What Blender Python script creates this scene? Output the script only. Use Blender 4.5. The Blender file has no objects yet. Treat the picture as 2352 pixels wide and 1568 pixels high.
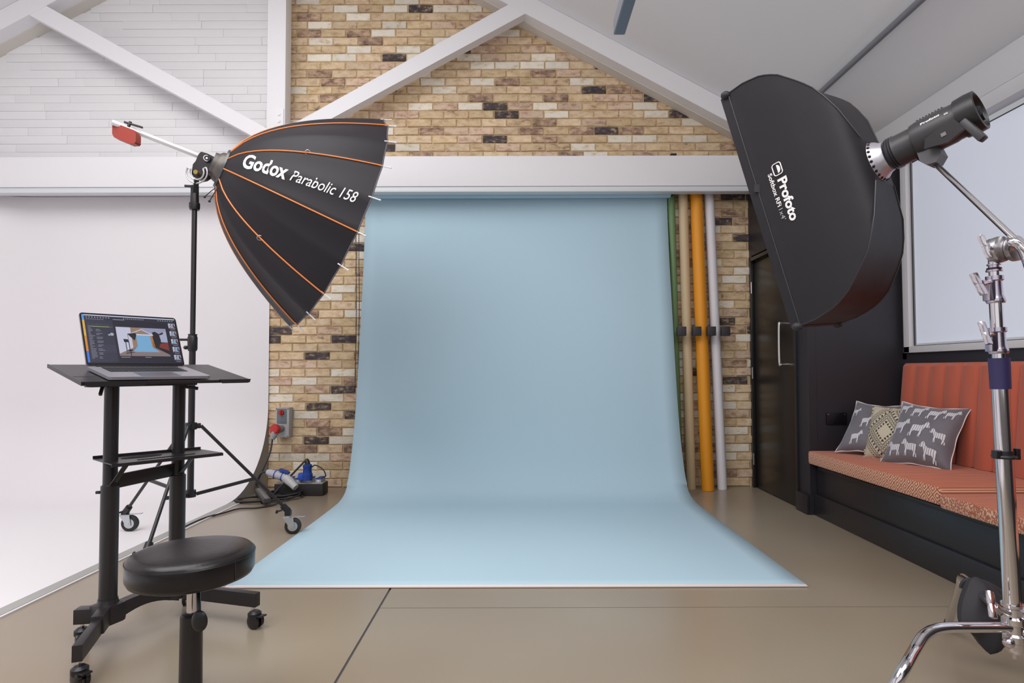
import bpy, bmesh, math, random
from mathutils import Vector, Matrix, Euler
R = math.radians
V = Vector
scn = bpy.context.scene
COL = scn.collection
random.seed(7)

# ---------------------------------------------------------------- camera, world, lights, exposure
FPX, PITCH, ROLL = 1350.0, math.atan(.031), -.0025
CX, CY, HCAM = 1190.0, 808.1, 1.03
cam_data = bpy.data.cameras.new('camera')
cam = bpy.data.objects.new('camera', cam_data)
COL.objects.link(cam)
cam_data.sensor_width = 36
cam_data.lens = FPX / 2352 * 36
cam_data.shift_x = -(CX - 1176) / 2352
cam_data.shift_y = (CY - 784) / 2352
cam_data.clip_start = .05
CROT = Matrix.Rotation(R(90) + PITCH, 3, 'X') @ Matrix.Rotation(ROLL, 3, 'Z')
cam.matrix_world = Matrix.Translation((0, 0, HCAM)) @ CROT.to_4x4()
scn.camera = cam
scn.view_settings.view_transform = 'Standard'
scn.view_settings.look = 'None'
scn.view_settings.exposure = 0.0
scn.view_settings.gamma = 1
scn.view_settings.use_curve_mapping = False

world = bpy.data.worlds.new('world'); scn.world = world
world.use_nodes = True
world.node_tree.nodes['Background'].inputs[0].default_value = (.93, .95, 1, 1)
world.node_tree.nodes['Background'].inputs[1].default_value = .4

def area(name, loc, target, sx, sy, power, color=(1, 1, 1)):
    l = bpy.data.lights.new(name, 'AREA'); l.shape = 'RECTANGLE'; l.size = sx; l.size_y = sy
    l.energy = power; l.color = color
    o = bpy.data.objects.new(name, l); COL.objects.link(o)
    o.location = loc
    o.rotation_euler = (V(target) - V(loc)).to_track_quat('-Z', 'Y').to_euler()
    return o
area('skylight', (-2.3, 1.3, 4.3), (-2.6, 2.0, 0), 3.4, 3.6, 180, (1, .99, .985))
area('ceiling_panel_light', (.9, .3, 3.35), (.6, 1.6, 0), 2.4, 2.2, 72, (1, .98, .96))
area('window_daylight', (-1.2, -1.45, 2.0), (-1.2, 5, 1.6), 5.0, 2.4, 30, (.97, .98, 1))

def P(px, py, y):
    """point of the room seen at photograph pixel (px, py) at the distance y into the room"""
    d = CROT @ V(((px - CX) / FPX, (CY - py) / FPX, -1))
    t = y / d.y
    return V((d.x * t, y, HCAM + d.z * t))
def PZ(px, py, z):
    d = CROT @ V(((px - CX) / FPX, (CY - py) / FPX, -1))
    t = (z - HCAM) / d.z
    return V((d.x * t, d.y * t, z))

# ---------------------------------------------------------------- materials
def lin(c):
    return tuple(((x / 255) / 12.92 if x / 255 <= .04045 else ((x / 255 + .055) / 1.055) ** 2.4) for x in c)
MATS = {}
def mat(name, col, rough=.6, metal=0, bump=0, bscale=40, var=0, vscale=8, vcol=None, sheen=0, coat=0, spec=.5, stretch=None, detail=4):
    if name in MATS: return MATS[name]
    m = bpy.data.materials.new(name); m.use_nodes = True
    nt = m.node_tree; b = nt.nodes['Principled BSDF']
    c = (*lin(col), 1)
    b.inputs['Base Color'].default_value = c
    b.inputs['Roughness'].default_value = rough
    b.inputs['Metallic'].default_value = metal
    b.inputs['Specular IOR Level'].default_value = spec
    if sheen: b.inputs['Sheen Weight'].default_value = sheen
    if coat: b.inputs['Coat Weight'].default_value = coat; b.inputs['Coat Roughness'].default_value = .15
    tc = nt.nodes.new('ShaderNodeTexCoord'); src = tc.outputs['Object']
    if stretch:
        mp = nt.nodes.new('ShaderNodeMapping'); mp.inputs['Scale'].default_value = stretch
        nt.links.new(src, mp.inputs[0]); src = mp.outputs[0]
    if var or vcol:
        n = nt.nodes.new('ShaderNodeTexNoise'); n.inputs['Scale'].default_value = vscale; n.inputs['Detail'].default_value = detail
        nt.links.new(src, n.inputs['Vector'])
        r = nt.nodes.new('ShaderNodeValToRGB')
        r.color_ramp.elements[0].position = .35; r.color_ramp.elements[1].position = .68
        c2 = (*lin(vcol), 1) if vcol else tuple(x * (1 - var) for x in c[:3]) + (1,)
        r.color_ramp.elements[0].color = c2; r.color_ramp.elements[1].color = c
        nt.links.new(n.outputs['Fac'], r.inputs[0]); nt.links.new(r.outputs[0], b.inputs['Base Color'])
    if bump:
        n = nt.nodes.new('ShaderNodeTexNoise'); n.inputs['Scale'].default_value = bscale; n.inputs['Detail'].default_value = 5
        nt.links.new(src, n.inputs['Vector'])
        bp = nt.nodes.new('ShaderNodeBump'); bp.inputs['Strength'].default_value = bump; bp.inputs['Distance'].default_value = .01
        nt.links.new(n.outputs['Fac'], bp.inputs['Height']); nt.links.new(bp.outputs[0], b.inputs['Normal'])
    MATS[name] = m
    return m
def emit(name, col, s=1.0):
    if name in MATS: return MATS[name]
    m = bpy.data.materials.new(name); m.use_nodes = True
    b = m.node_tree.nodes['Principled BSDF']
    b.inputs['Base Color'].default_value = (0, 0, 0, 1); b.inputs['Roughness'].default_value = .3
    b.inputs['Emission Color'].default_value = (*lin(col), 1); b.inputs['Emission Strength'].default_value = s
    MATS[name] = m
    return m

WHITE = mat('white_paint', (233, 231, 234), .55, bump=.05, bscale=12)
CYCW = mat('cove_paint', (229, 225, 228), .6)
CEIL = mat('ceiling_paint', (234, 233, 235), .8)
PLAST = mat('plaster', (216, 210, 202), .8, bump=.04)
BLACKW = mat('black_wall_paint', (42, 40, 46), .45, bump=.03, bscale=60)
BLACKS = mat('black_satin_wood', (38, 36, 40), .3)
BLK = mat('black_powder_coat', (38, 35, 38), .35)
BLKP = mat('black_plastic', (30, 28, 31), .4)
RUB = mat('rubber', (28, 27, 28), .7)
CHROME = mat('chrome', (215, 212, 216), .1, 1)
ALU = mat('aluminium', (208, 206, 208), .3, 1)
STEELW = mat('zinc_steel', (200, 205, 210), .3, .85)
WPL = mat('white_print', (235, 232, 234), .5)
GREYPL = mat('grey_plastic', (172, 172, 172), .5)
DGREY = mat('dark_grey', (70, 68, 70), .5)
BLUEPL = mat('blue_plastic', (32, 66, 150), .4)
REDPL = mat('red_plastic', (178, 38, 34), .4)

# ---------------------------------------------------------------- mesh building
def frame_of(d):
    d = d.normalized()
    u = V((0, 0, 1)) if abs(d.z) < .9 else V((1, 0, 0))
    x = u.cross(d).normalized()
    return x, d.cross(x).normalized(), d
def smooth_path(pts, n=6, closed=False):
    pts = [V(p) for p in pts]; out = []; N = len(pts)
    for i in range(N if closed else N - 1):
        if closed: a, b, c, d = pts[i - 1], pts[i], pts[(i + 1) % N], pts[(i + 2) % N]
        else: a, b, c, d = pts[max(i - 1, 0)], pts[i], pts[i + 1], pts[min(i + 2, N - 1)]
        for k in range(n):
            t = k / n
            out.append(.5 * ((2 * b) + (c - a) * t + (2 * a - 5 * b + 4 * c - d) * t * t + (3 * b - a - 3 * c + d) * t ** 3))
    if not closed: out.append(pts[-1])
    return out
class MB:
    def __init__(s): s.v = []; s.f = []; s.mi = []; s.uv = {}
    def add(s, vs, fs, mi=0):
        o = len(s.v); s.v += [V(p) for p in vs]; s.f += [tuple(o + i for i in f) for f in fs]; s.mi += [mi] * len(fs); return s
    def box(s, c, size, rot=None, bev=0, mi=0):
        """rot: 3x3 matrix"""
        bm = bmesh.new(); bmesh.ops.create_cube(bm, size=1)
        for v in bm.verts: v.co = V((v.co.x * size[0], v.co.y * size[1], v.co.z * size[2]))
        if bev: bmesh.ops.bevel(bm, geom=bm.edges[:], offset=bev, segments=2, affect='EDGES', profile=.6)
        vs = [(rot @ v.co if rot is not None else v.co) + V(c) for v in bm.verts]
        bm.verts.index_update()
        s.add(vs, [[v.index for v in f.verts] for f in bm.faces], mi); bm.free(); return s
    def bar(s, p, q, w, h, up=(0, 0, 1), bev=0, mi=0):
        p, q = V(p), V(q); d = (q - p); L = d.length; d.normalize()
        x = V(up).cross(d)
        if x.length < 1e-4: x = V((1, 0, 0))
        x.normalize(); z = d.cross(x).normalized()
        m = Matrix((x, d, z)).transposed()
        return s.box((p + q) / 2, (w, L, h), m, bev, mi)
    def cyl(s, p, q, r, r2=None, n=20, mi=0, cap=True):
        p, q = V(p), V(q); r2 = r if r2 is None else r2
        x, y, d = frame_of(q - p)
        vs = []
        for c, rr in ((p, r), (q, r2)):
            for i in range(n):
                a = 2 * math.pi * i / n; vs.append(c + x * rr * math.cos(a) + y * rr * math.sin(a))
        fs = [(i, (i + 1) % n, n + (i + 1) % n, n + i) for i in range(n)]
        if cap: fs += [tuple(range(n))[::-1], tuple(range(n, 2 * n))]
        return s.add(vs, fs, mi)
    def lathe(s, p, d, prof, n=24, mi=0):
        """prof: (along, radius)"""
        p = V(p); x, y, d = frame_of(V(d)); vs = []
        for h, r in prof:
            for i in range(n):
                a = 2 * math.pi * i / n; vs.append(p + d * h + x * r * math.cos(a) + y * r * math.sin(a))
        fs = []
        for k in range(len(prof) - 1):
            for i in range(n):
                j = (i + 1) % n; fs.append((k * n + i, k * n + j, (k + 1) * n + j, (k + 1) * n + i))
        fs.append(tuple(range(n))[::-1]); fs.append(tuple(range((len(prof) - 1) * n, len(prof) * n)))
        return s.add(vs, fs, mi)
    def tube(s, pts, r, n=8, mi=0, closed=False):
        pts = [V(p) for p in pts]; N = len(pts); vs = []; x = None
        for i, p in enumerate(pts):
            if closed: t = pts[(i + 1) % N] - pts[i - 1]
            else: t = pts[min(i + 1, N - 1)] - pts[max(i - 1, 0)]
            t = t.normalized() if t.length > 1e-9 else V((0, 0, 1))
            x = frame_of(t)[0] if x is None else (x - t * x.dot(t)).normalized()
            y = t.cross(x); rr = r(i / (N - 1)) if callable(r) else r
            for k in range(n):
                a = 2 * math.pi * k / n; vs.append(p + x * rr * math.cos(a) + y * rr * math.sin(a))
        fs = []
        for i in range(N if closed else N - 1):
            j = (i + 1) % N
            for k in range(n):
                l = (k + 1) % n; fs.append((i * n + k, i * n + l, j * n + l, j * n + k))
        if not closed: fs += [tuple(range(n))[::-1], tuple(range((N - 1) * n, N * n))]
        return s.add(vs, fs, mi)
    def sphere(s, c, r, n=12, m=8, sc=(1, 1, 1), mi=0):
        vs = [V(c) + V((0, 0, r * sc[2]))]
        for j in range(1, m):
            b = math.pi * j / m
            for i in range(n):
                a = 2 * math.pi * i / n
                vs.append(V(c) + V((r * sc[0] * math.sin(b) * math.cos(a), r * sc[1] * math.sin(b) * math.sin(a), r * sc[2] * math.cos(b))))
        vs.append(V(c) - V((0, 0, r * sc[2])))
        fs = [(0, 1 + i, 1 + (i + 1) % n) for i in range(n)]
        for j in range(m - 2):
            for i in range(n):
                a = 1 + j * n; fs.append((a + i, a + n + i, a + n + (i + 1) % n, a + (i + 1) % n))
        a = 1 + (m - 2) * n
        fs += [(a + i, len(vs) - 1, a + (i + 1) % n) for i in range(n)]
        return s.add(vs, fs, mi)
    def prism(s, poly, off, mi=0):
        """poly: 3-D outline, off: extrusion vector"""
        n = len(poly); poly = [V(p) for p in poly]; off = V(off)
        return s.add(poly + [p + off for p in poly], [tuple(range(n))[::-1], tuple(range(n, 2 * n))] + [(i, (i + 1) % n, n + (i + 1) % n, n + i) for i in range(n)], mi)
    def build(s, name, m, parent=None, flat=False, ang=35, recalc=True, **props):
        base = wloc(parent) if parent else V((0, 0, 0))
        me = bpy.data.meshes.new(name)
        me.from_pydata([tuple(v - base) for v in s.v], [], s.f)
        ms = m if isinstance(m, (list, tuple)) else [m]
        for x in ms: me.materials.append(x)
        me.polygons.foreach_set('material_index', s.mi)
        if recalc:
            bm = bmesh.new(); bm.from_mesh(me); bmesh.ops.recalc_face_normals(bm, faces=bm.faces[:]); bm.to_mesh(me); bm.free()
        if not flat:
            me.polygons.foreach_set('use_smooth', [True] * len(me.polygons)); me.set_sharp_from_angle(angle=R(ang))
        me.update()
        o = bpy.data.objects.new(name, me); COL.objects.link(o)
        if parent: o.parent = parent
        for k, v in props.items(): o[k] = v
        return o
def wloc(o):
    p = V((0, 0, 0))
    while o is not None: p += V(o.location); o = o.parent
    return p
def thing(name, loc, label, cat, group=None):
    o = bpy.data.objects.new(name, None); COL.objects.link(o); o.location = loc; o.empty_display_size = .1
    o['label'] = label; o['category'] = cat
    if group: o['group'] = group
    return o
def text_mesh(body, size, bold=0, shear=0, spacing=1):
    cu = bpy.data.curves.new('t', 'FONT'); cu.body = body; cu.size = size; cu.offset = bold; cu.shear = shear
    cu.space_character = spacing; cu.resolution_u = 3
    o = bpy.data.objects.new('t', cu); COL.objects.link(o)
    bpy.context.view_layer.update()
    me = o.evaluated_get(bpy.context.evaluated_depsgraph_get()).to_mesh()
    vs = [V((v.co.x, v.co.y)) for v in me.vertices]; fs = [tuple(p.vertices) for p in me.polygons]
    bpy.data.objects.remove(o); bpy.data.curves.remove(cu)
    return vs, fs
def text_on(body, width, height, fn, bold=0, shear=0, spacing=1):
    """text scaled so that it spans width x cap height, vertices through fn(x, y)"""
    vs, fs = text_mesh(body, 1, bold, shear, spacing)
    x0 = min(v.x for v in vs); x1 = max(v.x for v in vs); y1 = .7
    return [fn((v.x - x0) / (x1 - x0) * width, v.y / y1 * height) for v in vs], fs

# ---------------------------------------------------------------- the room
YW = 5.25          # brick gable wall
YT = 5.0           # front face of the timber truss
XR = 2.75          # right wall
XL = -5.3          # left wall
YF = -1.6          # open end behind the camera
RIDGE = -2.082
def zc(x):         # ceiling height
    return 4.298 - .545 * (max(x, 2 * RIDGE - x) - .068)

# floor slabs with recessed joints
floor = thing('floor', (0, 0, 0), '', ''); del floor['label']; del floor['category']; floor['kind'] = 'structure'
mf = bpy.data.materials.new('polished_concrete'); mf.use_nodes = True
nt = mf.node_tree; b = nt.nodes['Principled BSDF']
tc = nt.nodes.new('ShaderNodeTexCoord')
n1 = nt.nodes.new('ShaderNodeTexNoise'); n1.inputs['Scale'].default_value = 1.1; n1.inputs['Detail'].default_value = 1
n2 = nt.nodes.new('ShaderNodeTexNoise'); n2.inputs['Scale'].default_value = 9; n2.inputs['Detail'].default_value = 8
r1 = nt.nodes.new('ShaderNodeValToRGB'); r1.color_ramp.elements[0].position = .35; r1.color_ramp.elements[1].position = .65
r1.color_ramp.elements[0].color = (*lin((146, 131, 113)), 1); r1.color_ramp.elements[1].color = (*lin((152, 141, 124)), 1)
mx = nt.nodes.new('ShaderNodeMixRGB'); mx.blend_type = 'MULTIPLY'; mx.inputs[0].default_value = .0
r2 = nt.nodes.new('ShaderNodeValToRGB'); r2.color_ramp.elements[0].position = .3; r2.color_ramp.elements[0].color = (.6, .58, .55, 1); r2.color_ramp.elements[1].position = .7
for n in (n1, n2): nt.links.new(tc.outputs['Object'], n.inputs['Vector'])
nt.links.new(n1.outputs['Fac'], r1.inputs[0]); nt.links.new(n2.outputs['Fac'], r2.inputs[0])
nt.links.new(r1.outputs[0], mx.inputs[1]); nt.links.new(r2.outputs[0], mx.inputs[2]); nt.links.new(mx.outputs[0], b.inputs['Base Color'])
rr = nt.nodes.new('ShaderNodeMapRange'); rr.inputs['To Min'].default_value = .24; rr.inputs['To Max'].default_value = .28
b.inputs['Roughness'].default_value = .26
bp = nt.nodes.new('ShaderNodeBump'); bp.inputs['Strength'].default_value = 0; bp.inputs['Distance'].default_value = .01
JX, JY, JW = -.607, 2.585, .005
MB().box((-.9, 1.85, -.04), (9, 7, .06)).build('joint_filler', mat('joint_filler', (112, 112, 122), .35), floor)
for x0, x1, y0, y1 in ((XL, JX - JW, YF, YW + .1), (JX + JW, XR, YF, JY - .0025), (JX + JW, XR, JY + .0025, YW + .1)):
    MB().box(((x0 + x1) / 2, (y0 + y1) / 2, -.0075), (x1 - x0, y1 - y0, .015)).build('floor_slab', mf, floor, flat=True)

# brick wall
wall = MB().box(((XL + XR) / 2 + .0, YW + .1, 2.6), (XR - XL, .208, 5.6)).build('wall_back', mat('mortar', (216, 190, 148), .9, bump=.4, bscale=60, var=.18, vscale=14), flat=True, kind='structure')
def brick_mat(name, c1, c2, c3, mid=.5, sc=14):
    m = bpy.data.materials.new(name); m.use_nodes = True; nt = m.node_tree; b = nt.nodes['Principled BSDF']
    b.inputs['Roughness'].default_value = .88; b.inputs['Specular IOR Level'].default_value = .25
    tc = nt.nodes.new('ShaderNodeTexCoord'); oi = nt.nodes.new('ShaderNodeObjectInfo')
    ad = nt.nodes.new('ShaderNodeVectorMath'); ad.operation = 'ADD'
    ge = nt.nodes.new('ShaderNodeNewGeometry')
    mp = nt.nodes.new('ShaderNodeMapping'); mp.inputs['Scale'].default_value = (1, 1, 1.9)
    nt.links.new(ge.outputs['Position'], mp.inputs[0])
    n = nt.nodes.new('ShaderNodeTexNoise'); n.inputs['Scale'].default_value = sc; n.inputs['Detail'].default_value = 7; n.inputs['Roughness'].default_value = .65
    nt.links.new(mp.outputs[0], n.inputs['Vector'])
    r = nt.nodes.new('ShaderNodeValToRGB'); e = r.color_ramp.elements
    e[0].position = mid - .14; e[0].color = (*lin(c1), 1); e[1].position = mid + .18; e[1].color = (*lin(c3), 1)
    k = e.new(mid); k.color = (*lin(c2), 1)
    nt.links.new(n.outputs['Fac'], r.inputs[0])
    hs = nt.nodes.new('ShaderNodeHueSaturation')
    mr = nt.nodes.new('ShaderNodeMapRange'); mr.inputs['To Min'].default_value = .88; mr.inputs['To Max'].default_value = 1.12
    nt.links.new(oi.outputs['Random'], mr.inputs[0]); nt.links.new(mr.outputs[0], hs.inputs['Value'])
    nt.links.new(r.outputs[0], hs.inputs['Color']); nt.links.new(hs.outputs[0], b.inputs['Base Color'])
    n3 = nt.nodes.new('ShaderNodeTexNoise'); n3.inputs['Scale'].default_value = 45; n3.inputs['Detail'].default_value = 6
    nt.links.new(mp.outputs[0], n3.inputs['Vector'])
    bp = nt.nodes.new('ShaderNodeBump'); bp.inputs['Strength'].default_value = .7; bp.inputs['Distance'].default_value = .008
    nt.links.new(n3.outputs['Fac'], bp.inputs['Height']); nt.links.new(bp.outputs[0], b.inputs['Normal'])
    return m
BM = [brick_mat('tan_brick', (196, 168, 136), (220, 194, 162), (230, 210, 182)),
      brick_mat('ochre_brick', (190, 162, 126), (214, 188, 152), (226, 204, 170)),
      brick_mat('pinkish_brick', (176, 144, 122), (214, 186, 162), (224, 200, 176)),
      brick_mat('cream_brick', (206, 184, 152), (232, 222, 204), (238, 230, 218), .45),
      brick_mat('scorched_brick', (72, 66, 70), (98, 86, 84), (206, 180, 142), .55, 20),
      brick_mat('brown_brick', (126, 102, 90), (178, 148, 126), (216, 190, 158), .52),
      brick_mat('half_burnt_brick', (104, 90, 84), (202, 174, 140), (220, 194, 158), .45, 11)]
WTS = [26, 18, 15, 19, 5, 10, 8]
BL, BH, BJ = .215, .0645, .0105
def brick_shape(seed, L=BL):
    rd = random.Random(seed); bm = bmesh.new(); bmesh.ops.create_cube(bm, size=1)
    bmesh.ops.bisect_plane(bm, geom=bm.verts[:] + bm.edges[:] + bm.faces[:], plane_co=(rd.uniform(-.2, .2), 0, 0), plane_no=(1, 0, 0))
    fe = [e for e in bm.edges if all(v.co.y < -.4 for v in e.verts) and not (abs(e.verts[0].co.x) < .45 and abs(e.verts[1].co.x) < .45)]
    for v in bm.verts:
        j = .0022 if v.co.y < -.4 else 0
        v.co = V((v.co.x * L + rd.uniform(-j, j), v.co.y * .03 + (rd.uniform(-.003, .002) if j else 0), v.co.z * BH + rd.uniform(-j, j)))
    bmesh.ops.bevel(bm, geom=fe, offset=.004, segments=1, affect='EDGES')
    bmesh.ops.triangulate(bm, faces=[f for f in bm.faces if len(f.verts) > 4])
    return bm
BSH = [brick_shape(k) for k in range(5)]
bmesh_cache = {}
def brick_data(k, mi):
    if (k, mi) not in bmesh_cache:
        me = bpy.data.meshes.new('brick'); BSH[k].to_mesh(me); me.materials.append(BM[mi]); bmesh_cache[(k, mi)] = me
    return bmesh_cache[(k, mi)]
def paper_half(z):
    return 1.36 if z < 2.52 else 0
cands = []
rb = random.Random(11)
for row in range(0, 62):
    z = .004 + BH / 2 + row * (BH + BJ)
    x = -2.22 - rb.uniform(0, .02) + (BL + BJ) * (.5 if row % 2 else 0) - (BL + BJ)
    while x < 2.8:
        cx = x + BL / 2; L = BL
        lo, hi = (-2.222, 2.08) if z < 2.55 else (-2.222, 2.74)
        a, c = max(x, lo), min(x + BL, hi)
        x += BL + BJ
        if c - a < .03: continue
        if z + .03 > zc(a) - .0 or z + .03 > zc(c) - .0: continue
        vis = 1.0
        px = 1190 + (a + c) / 2 * 257; py = 850 - (z - 1.03) * 248
        if z < 2.88:
            if 2.56 < z: vis = 0
            elif px < 1180: vis = 1 if (px < 822 and py > 520) else 0
            else: vis = 1 if px > 1548 else 0
            if vis and px < 822 and py < 700 and px < 822 - (700 - py) * .1 - 95 * (700 - py) / 180: vis = .2
            if 1555 < px < 1660: vis = .25
            if vis and 600 < px < 760 and py > 1090: vis = .5
        else:
            if py < 6: vis = 0
            if px < 668: vis = .0
            if z > 4.10 - .54 * ((a + c) / 2 - .07) : vis = 0
            if (a + c) / 2 < .02 and z > 4.10 + .54 * (a + c) / 2 and vis == 0 and py > 6: vis = 1 if px < 1090 else 0
            # behind the right strut
            zs = 4.118 + .548 * ((a + c) / 2 - .068)
            if zs - .04 < z < zs + .14 and px < 1200: vis = .3
            if px < 885 and py > 285 + (885 - px) * .02: vis = .1
        cands.append((vis * (c - a), rb.random(), a, c, z, row))
cands.sort(key=lambda t: (-t[0], t[1]))
stuff = {}
sb = MB()
for i, (s_, _, a, c, z, row) in enumerate(cands):
    mi = rb.choices(range(7), WTS)[0]; k = rb.randrange(5)
    yy = YW + .0005 + rb.uniform(-.0025, .0025)
    sx = (c - a) / BL
    if i < 300:
        o = bpy.data.objects.new('brick', brick_data(k, mi)); COL.objects.link(o); o.parent = wall
        o.location = ((a + c) / 2, yy, z); o.scale = (sx, 1, 1); o.rotation_euler = (0, rb.uniform(-.006, .006), 0)
        if rb.random() < .5: o.rotation_euler.y += math.pi
    else:
        bm = BSH[k]; bm.verts.index_update()
        sb.add([(v.co.x * sx + (a + c) / 2, v.co.y + yy, v.co.z + z) for v in bm.verts], [[v.index for v in f.verts] for f in bm.faces], mi)
sb.build('brick_courses', BM, wall, flat=True, recalc=False, kind='stuff')
# painted brickwork over the cove
pb = MB()
for row in range(37, 68):
    z = .004 + BH / 2 + row * (BH + BJ); x = XL - rb.uniform(0, .9)
    while x < -2.2:
        wl_ = rb.uniform(.2, 1.1); a, c = max(x, XL), min(x + wl_, -2.17); x += wl_ + .001
        if c - a < .03 or z + .03 > zc(a): continue
        d = rb.uniform(0, .0025)
        pb.box(((a + c) / 2, YW - .006 - d, z), (c - a, .03, BH + .0095), bev=.003)
pb.build('painted_brickwork', mat('white_brick_paint', (230, 229, 231), .6, bump=.15, bscale=25), wall, kind='stuff')
MB().box(((XL - 2.16) / 2, YW - .004, 4.0), (-2.16 - XL, .02, 3.2)).build('painted_mortar', mat('white_brick_paint', (0, 0, 0)), wall, flat=True)

# ceilings
def slab(name, m, x0, x1, y0, y1, th=.1):
    a, c = V((x0, y0, zc(x0))), V((x1, y0, zc(x1)))
    up = V((0, 0, th))
    return MB().prism([a, c, c + up, a + up], (0, y1 - y0, 0)).build(name, m, flat=True, kind='structure')
slab('ceiling_right', CEIL, RIDGE, XR + .1, YF, YW + .1)
slab('ceiling_left', CEIL, XL - .1, RIDGE, YF, YW + .1)
# plaster boxing between the truss and the gable
bx_ = MB()
for s in (1, -1):
    f = (lambda x: x) if s == 1 else (lambda x: 2 * RIDGE - x)
    pts = []
    for x, dz in ((-.0, -.186), (XR - .02, -.186), (XR - .02, .0), (-.0, .0)):
        pts.append(V((f(x), YT + .121, zc(x) + dz)))
    bx_.prism([p for p in pts], (0, YW - YT - .125, 0))
# upper part, up to the ridge
for s in (1, -1):
    f = (lambda x: x) if s == 1 else (lambda x: 2 * RIDGE - x)
    bx_.prism([V((f(x), YT + .121, zc(x) + dz)) for x, dz in ((RIDGE, -.186), (0, -.186), (0, 0), (RIDGE, 0))], (0, YW - YT - .125, 0))
bx_.build('trim_1', PLAST, flat=True, kind='structure')
# truss
truss = bpy.data.objects.new('roof_truss', None); COL.objects.link(truss); truss.location = (RIDGE, YT, 2.6)
truss['label'] = 'white painted timber roof truss in front of the brick gable'; truss['category'] = 'roof truss'
TT = .12
xr_ = XR - .01
MB().box(((XL + xr_) / 2, YT + TT / 2, 2.741), (xr_ - XL - .01, TT, .262), bev=.004).build('tie_beam', WHITE, truss)
tr = MB()
tr.box(((XL + xr_) / 2, YT + .045, 2.597), (xr_ - XL - .02, .07, .022))
tr.box(((XL + xr_) / 2, YT + .03, 2.57), (xr_ - XL - .02, .09, .026), bev=.003)
tr.build('rail', mat('rail_paint', (214, 216, 220), .4), truss)
MB().box((-2.082, YT + TT / 2, 4.08), (.158, TT + .004, 2.42), bev=.004).build('king_post', WHITE, truss)
MB().box((-2.05, YT - .006, 3.2), (.075, .012, .17), bev=.004).box((-2.05, YT - .014, 3.23), (.02, .012, .02), bev=.003).box((-2.05, YT - .014, 3.17), (.02, .012, .02), bev=.003).build('joint_plate', WHITE, truss)
for s in (1, -1):
    f = (lambda x: x) if s == 1 else (lambda x: 2 * RIDGE - x)
    # rafter
    MB().prism([V((f(x), YT, zc(x) + dz)) for x, dz in ((RIDGE, -.18), (xr_ if s == 1 else -XL + 2 * RIDGE - .01, -.18), (xr_ if s == 1 else -XL + 2 * RIDGE - .01, -.002), (RIDGE, -.002))], (0, TT, 0)).build('rafter', WHITE, truss, flat=True)
    MB().prism([V((f(x), YT + .002, z)) for x, z in ((-2.01, 2.979), (.068, 4.118), (-.0, 4.30), (-.076, 4.199), (-2.01, 3.113))], (0, .1, 0)).build('strut', WHITE, truss, flat=True)
MB().box((1.35, YT + .05, 2.886), (.05, .05, .03), bev=.004).build('beam_clip', BLKP, truss)
# pipe on the right slope
xp = 2.235
MB().cyl((xp, -1.5, zc(xp) - .045), (xp, YT - .0, zc(xp) - .045), .02).build('conduit_pipe', mat('grey_pipe', (120, 120, 126), .5), label='grey pipe running up along the sloping ceiling', category='pipe')
# linear lamp
lx, lz = .64, 3.13
lamp = thing('linear_lamp', (lx, 2.4, lz), 'slim grey linear pendant lamp hanging under the sloping ceiling', 'lamp')
MB().box((lx, 2.35, lz + .05), (.072, 2.56, .09), bev=.003).build('housing', mat('lamp_grey', (150, 154, 164), .45), lamp)
MB().box((lx, 2.35, lz + .002), (.06, 2.54, .006)).build('diffuser', mat('lamp_diffuser', (112, 126, 142), .5), lamp)
for y in (3.3, 1.4):
    MB().cyl((lx, y, lz + .09), (lx, y, zc(lx) + .01), .003, n=8).build('suspension_wire', ALU, lamp)

MB().box(((XL + XR) / 2, YF - .05, 2.6), (XR - XL, .1, 5.6)).build('wall_front', mat('rear_wall', (120, 118, 116), .8), flat=True, kind='structure')
# left wall (behind the cove)
MB().box((XL - .05, (YF + YW) / 2, 2.2), (.1, YW - YF, 4.6)).build('wall_left', CEIL, flat=True, kind='structure')

# infinity cove
XE, YC, RC, RK = -2.215, 5.222, .72, .95
ZF = .02
path = [(XE, YC, 0, 1)]
for i in range(1, 9): path.append((XE - (XE - (XL + .06) - RK) * i / 8, YC, 0, 1))
for i in range(1, 17):
    a = R(90) * i / 16; path.append((XL + .06 + RK - RK * math.sin(a), YC - RK + RK * math.cos(a), -math.sin(a), math.cos(a)))
for i in range(1, 9): path.append((XL + .06, YC - RK - (YC - RK - YF) * i / 8, -1, 0))
prof = [(RC, 0)] + [(RC - RC * math.sin(R(90) * i / 16), RC - RC * math.cos(R(90) * i / 16)) for i in range(1, 17)] + [(0, 2.57)]
vs = []; fs = []
for (x, y, nx, ny) in path:
    for (d, h) in prof: vs.append((x - nx * d, y - ny * d, ZF + h))
m_ = len(prof)
for i in range(len(path) - 1):
    for j in range(m_ - 1): fs.append((i * m_ + j, i * m_ + j + 1, (i + 1) * m_ + j + 1, (i + 1) * m_ + j))
cv = MB().add(vs, fs)
inner = [vs[i * m_] for i in range(len(path))]
cv.add(inner + [(XE, YF, ZF)], [tuple(range(len(inner) + 1))])
cv.add([(XE, YF, ZF), (XE, YC - RC, ZF), (XE, YC - RC, 0), (XE, YF, 0)], [(0, 1, 2, 3)])
cv.build('wall_cove', CYCW, ang=60, recalc=False, kind='structure', label='white infinity cove')
ep = [(XE + .001, YC - d, ZF + h) for d, h in prof] + [(XE + .001, YC, 0), (XE + .001, YC - RC, 0)]
MB().add([V(p) for p in ep], [tuple(range(len(ep)))]).build('trim_2', mat('cove_end_panel', (150, 144, 138), .7), flat=True, kind='structure')
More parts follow.
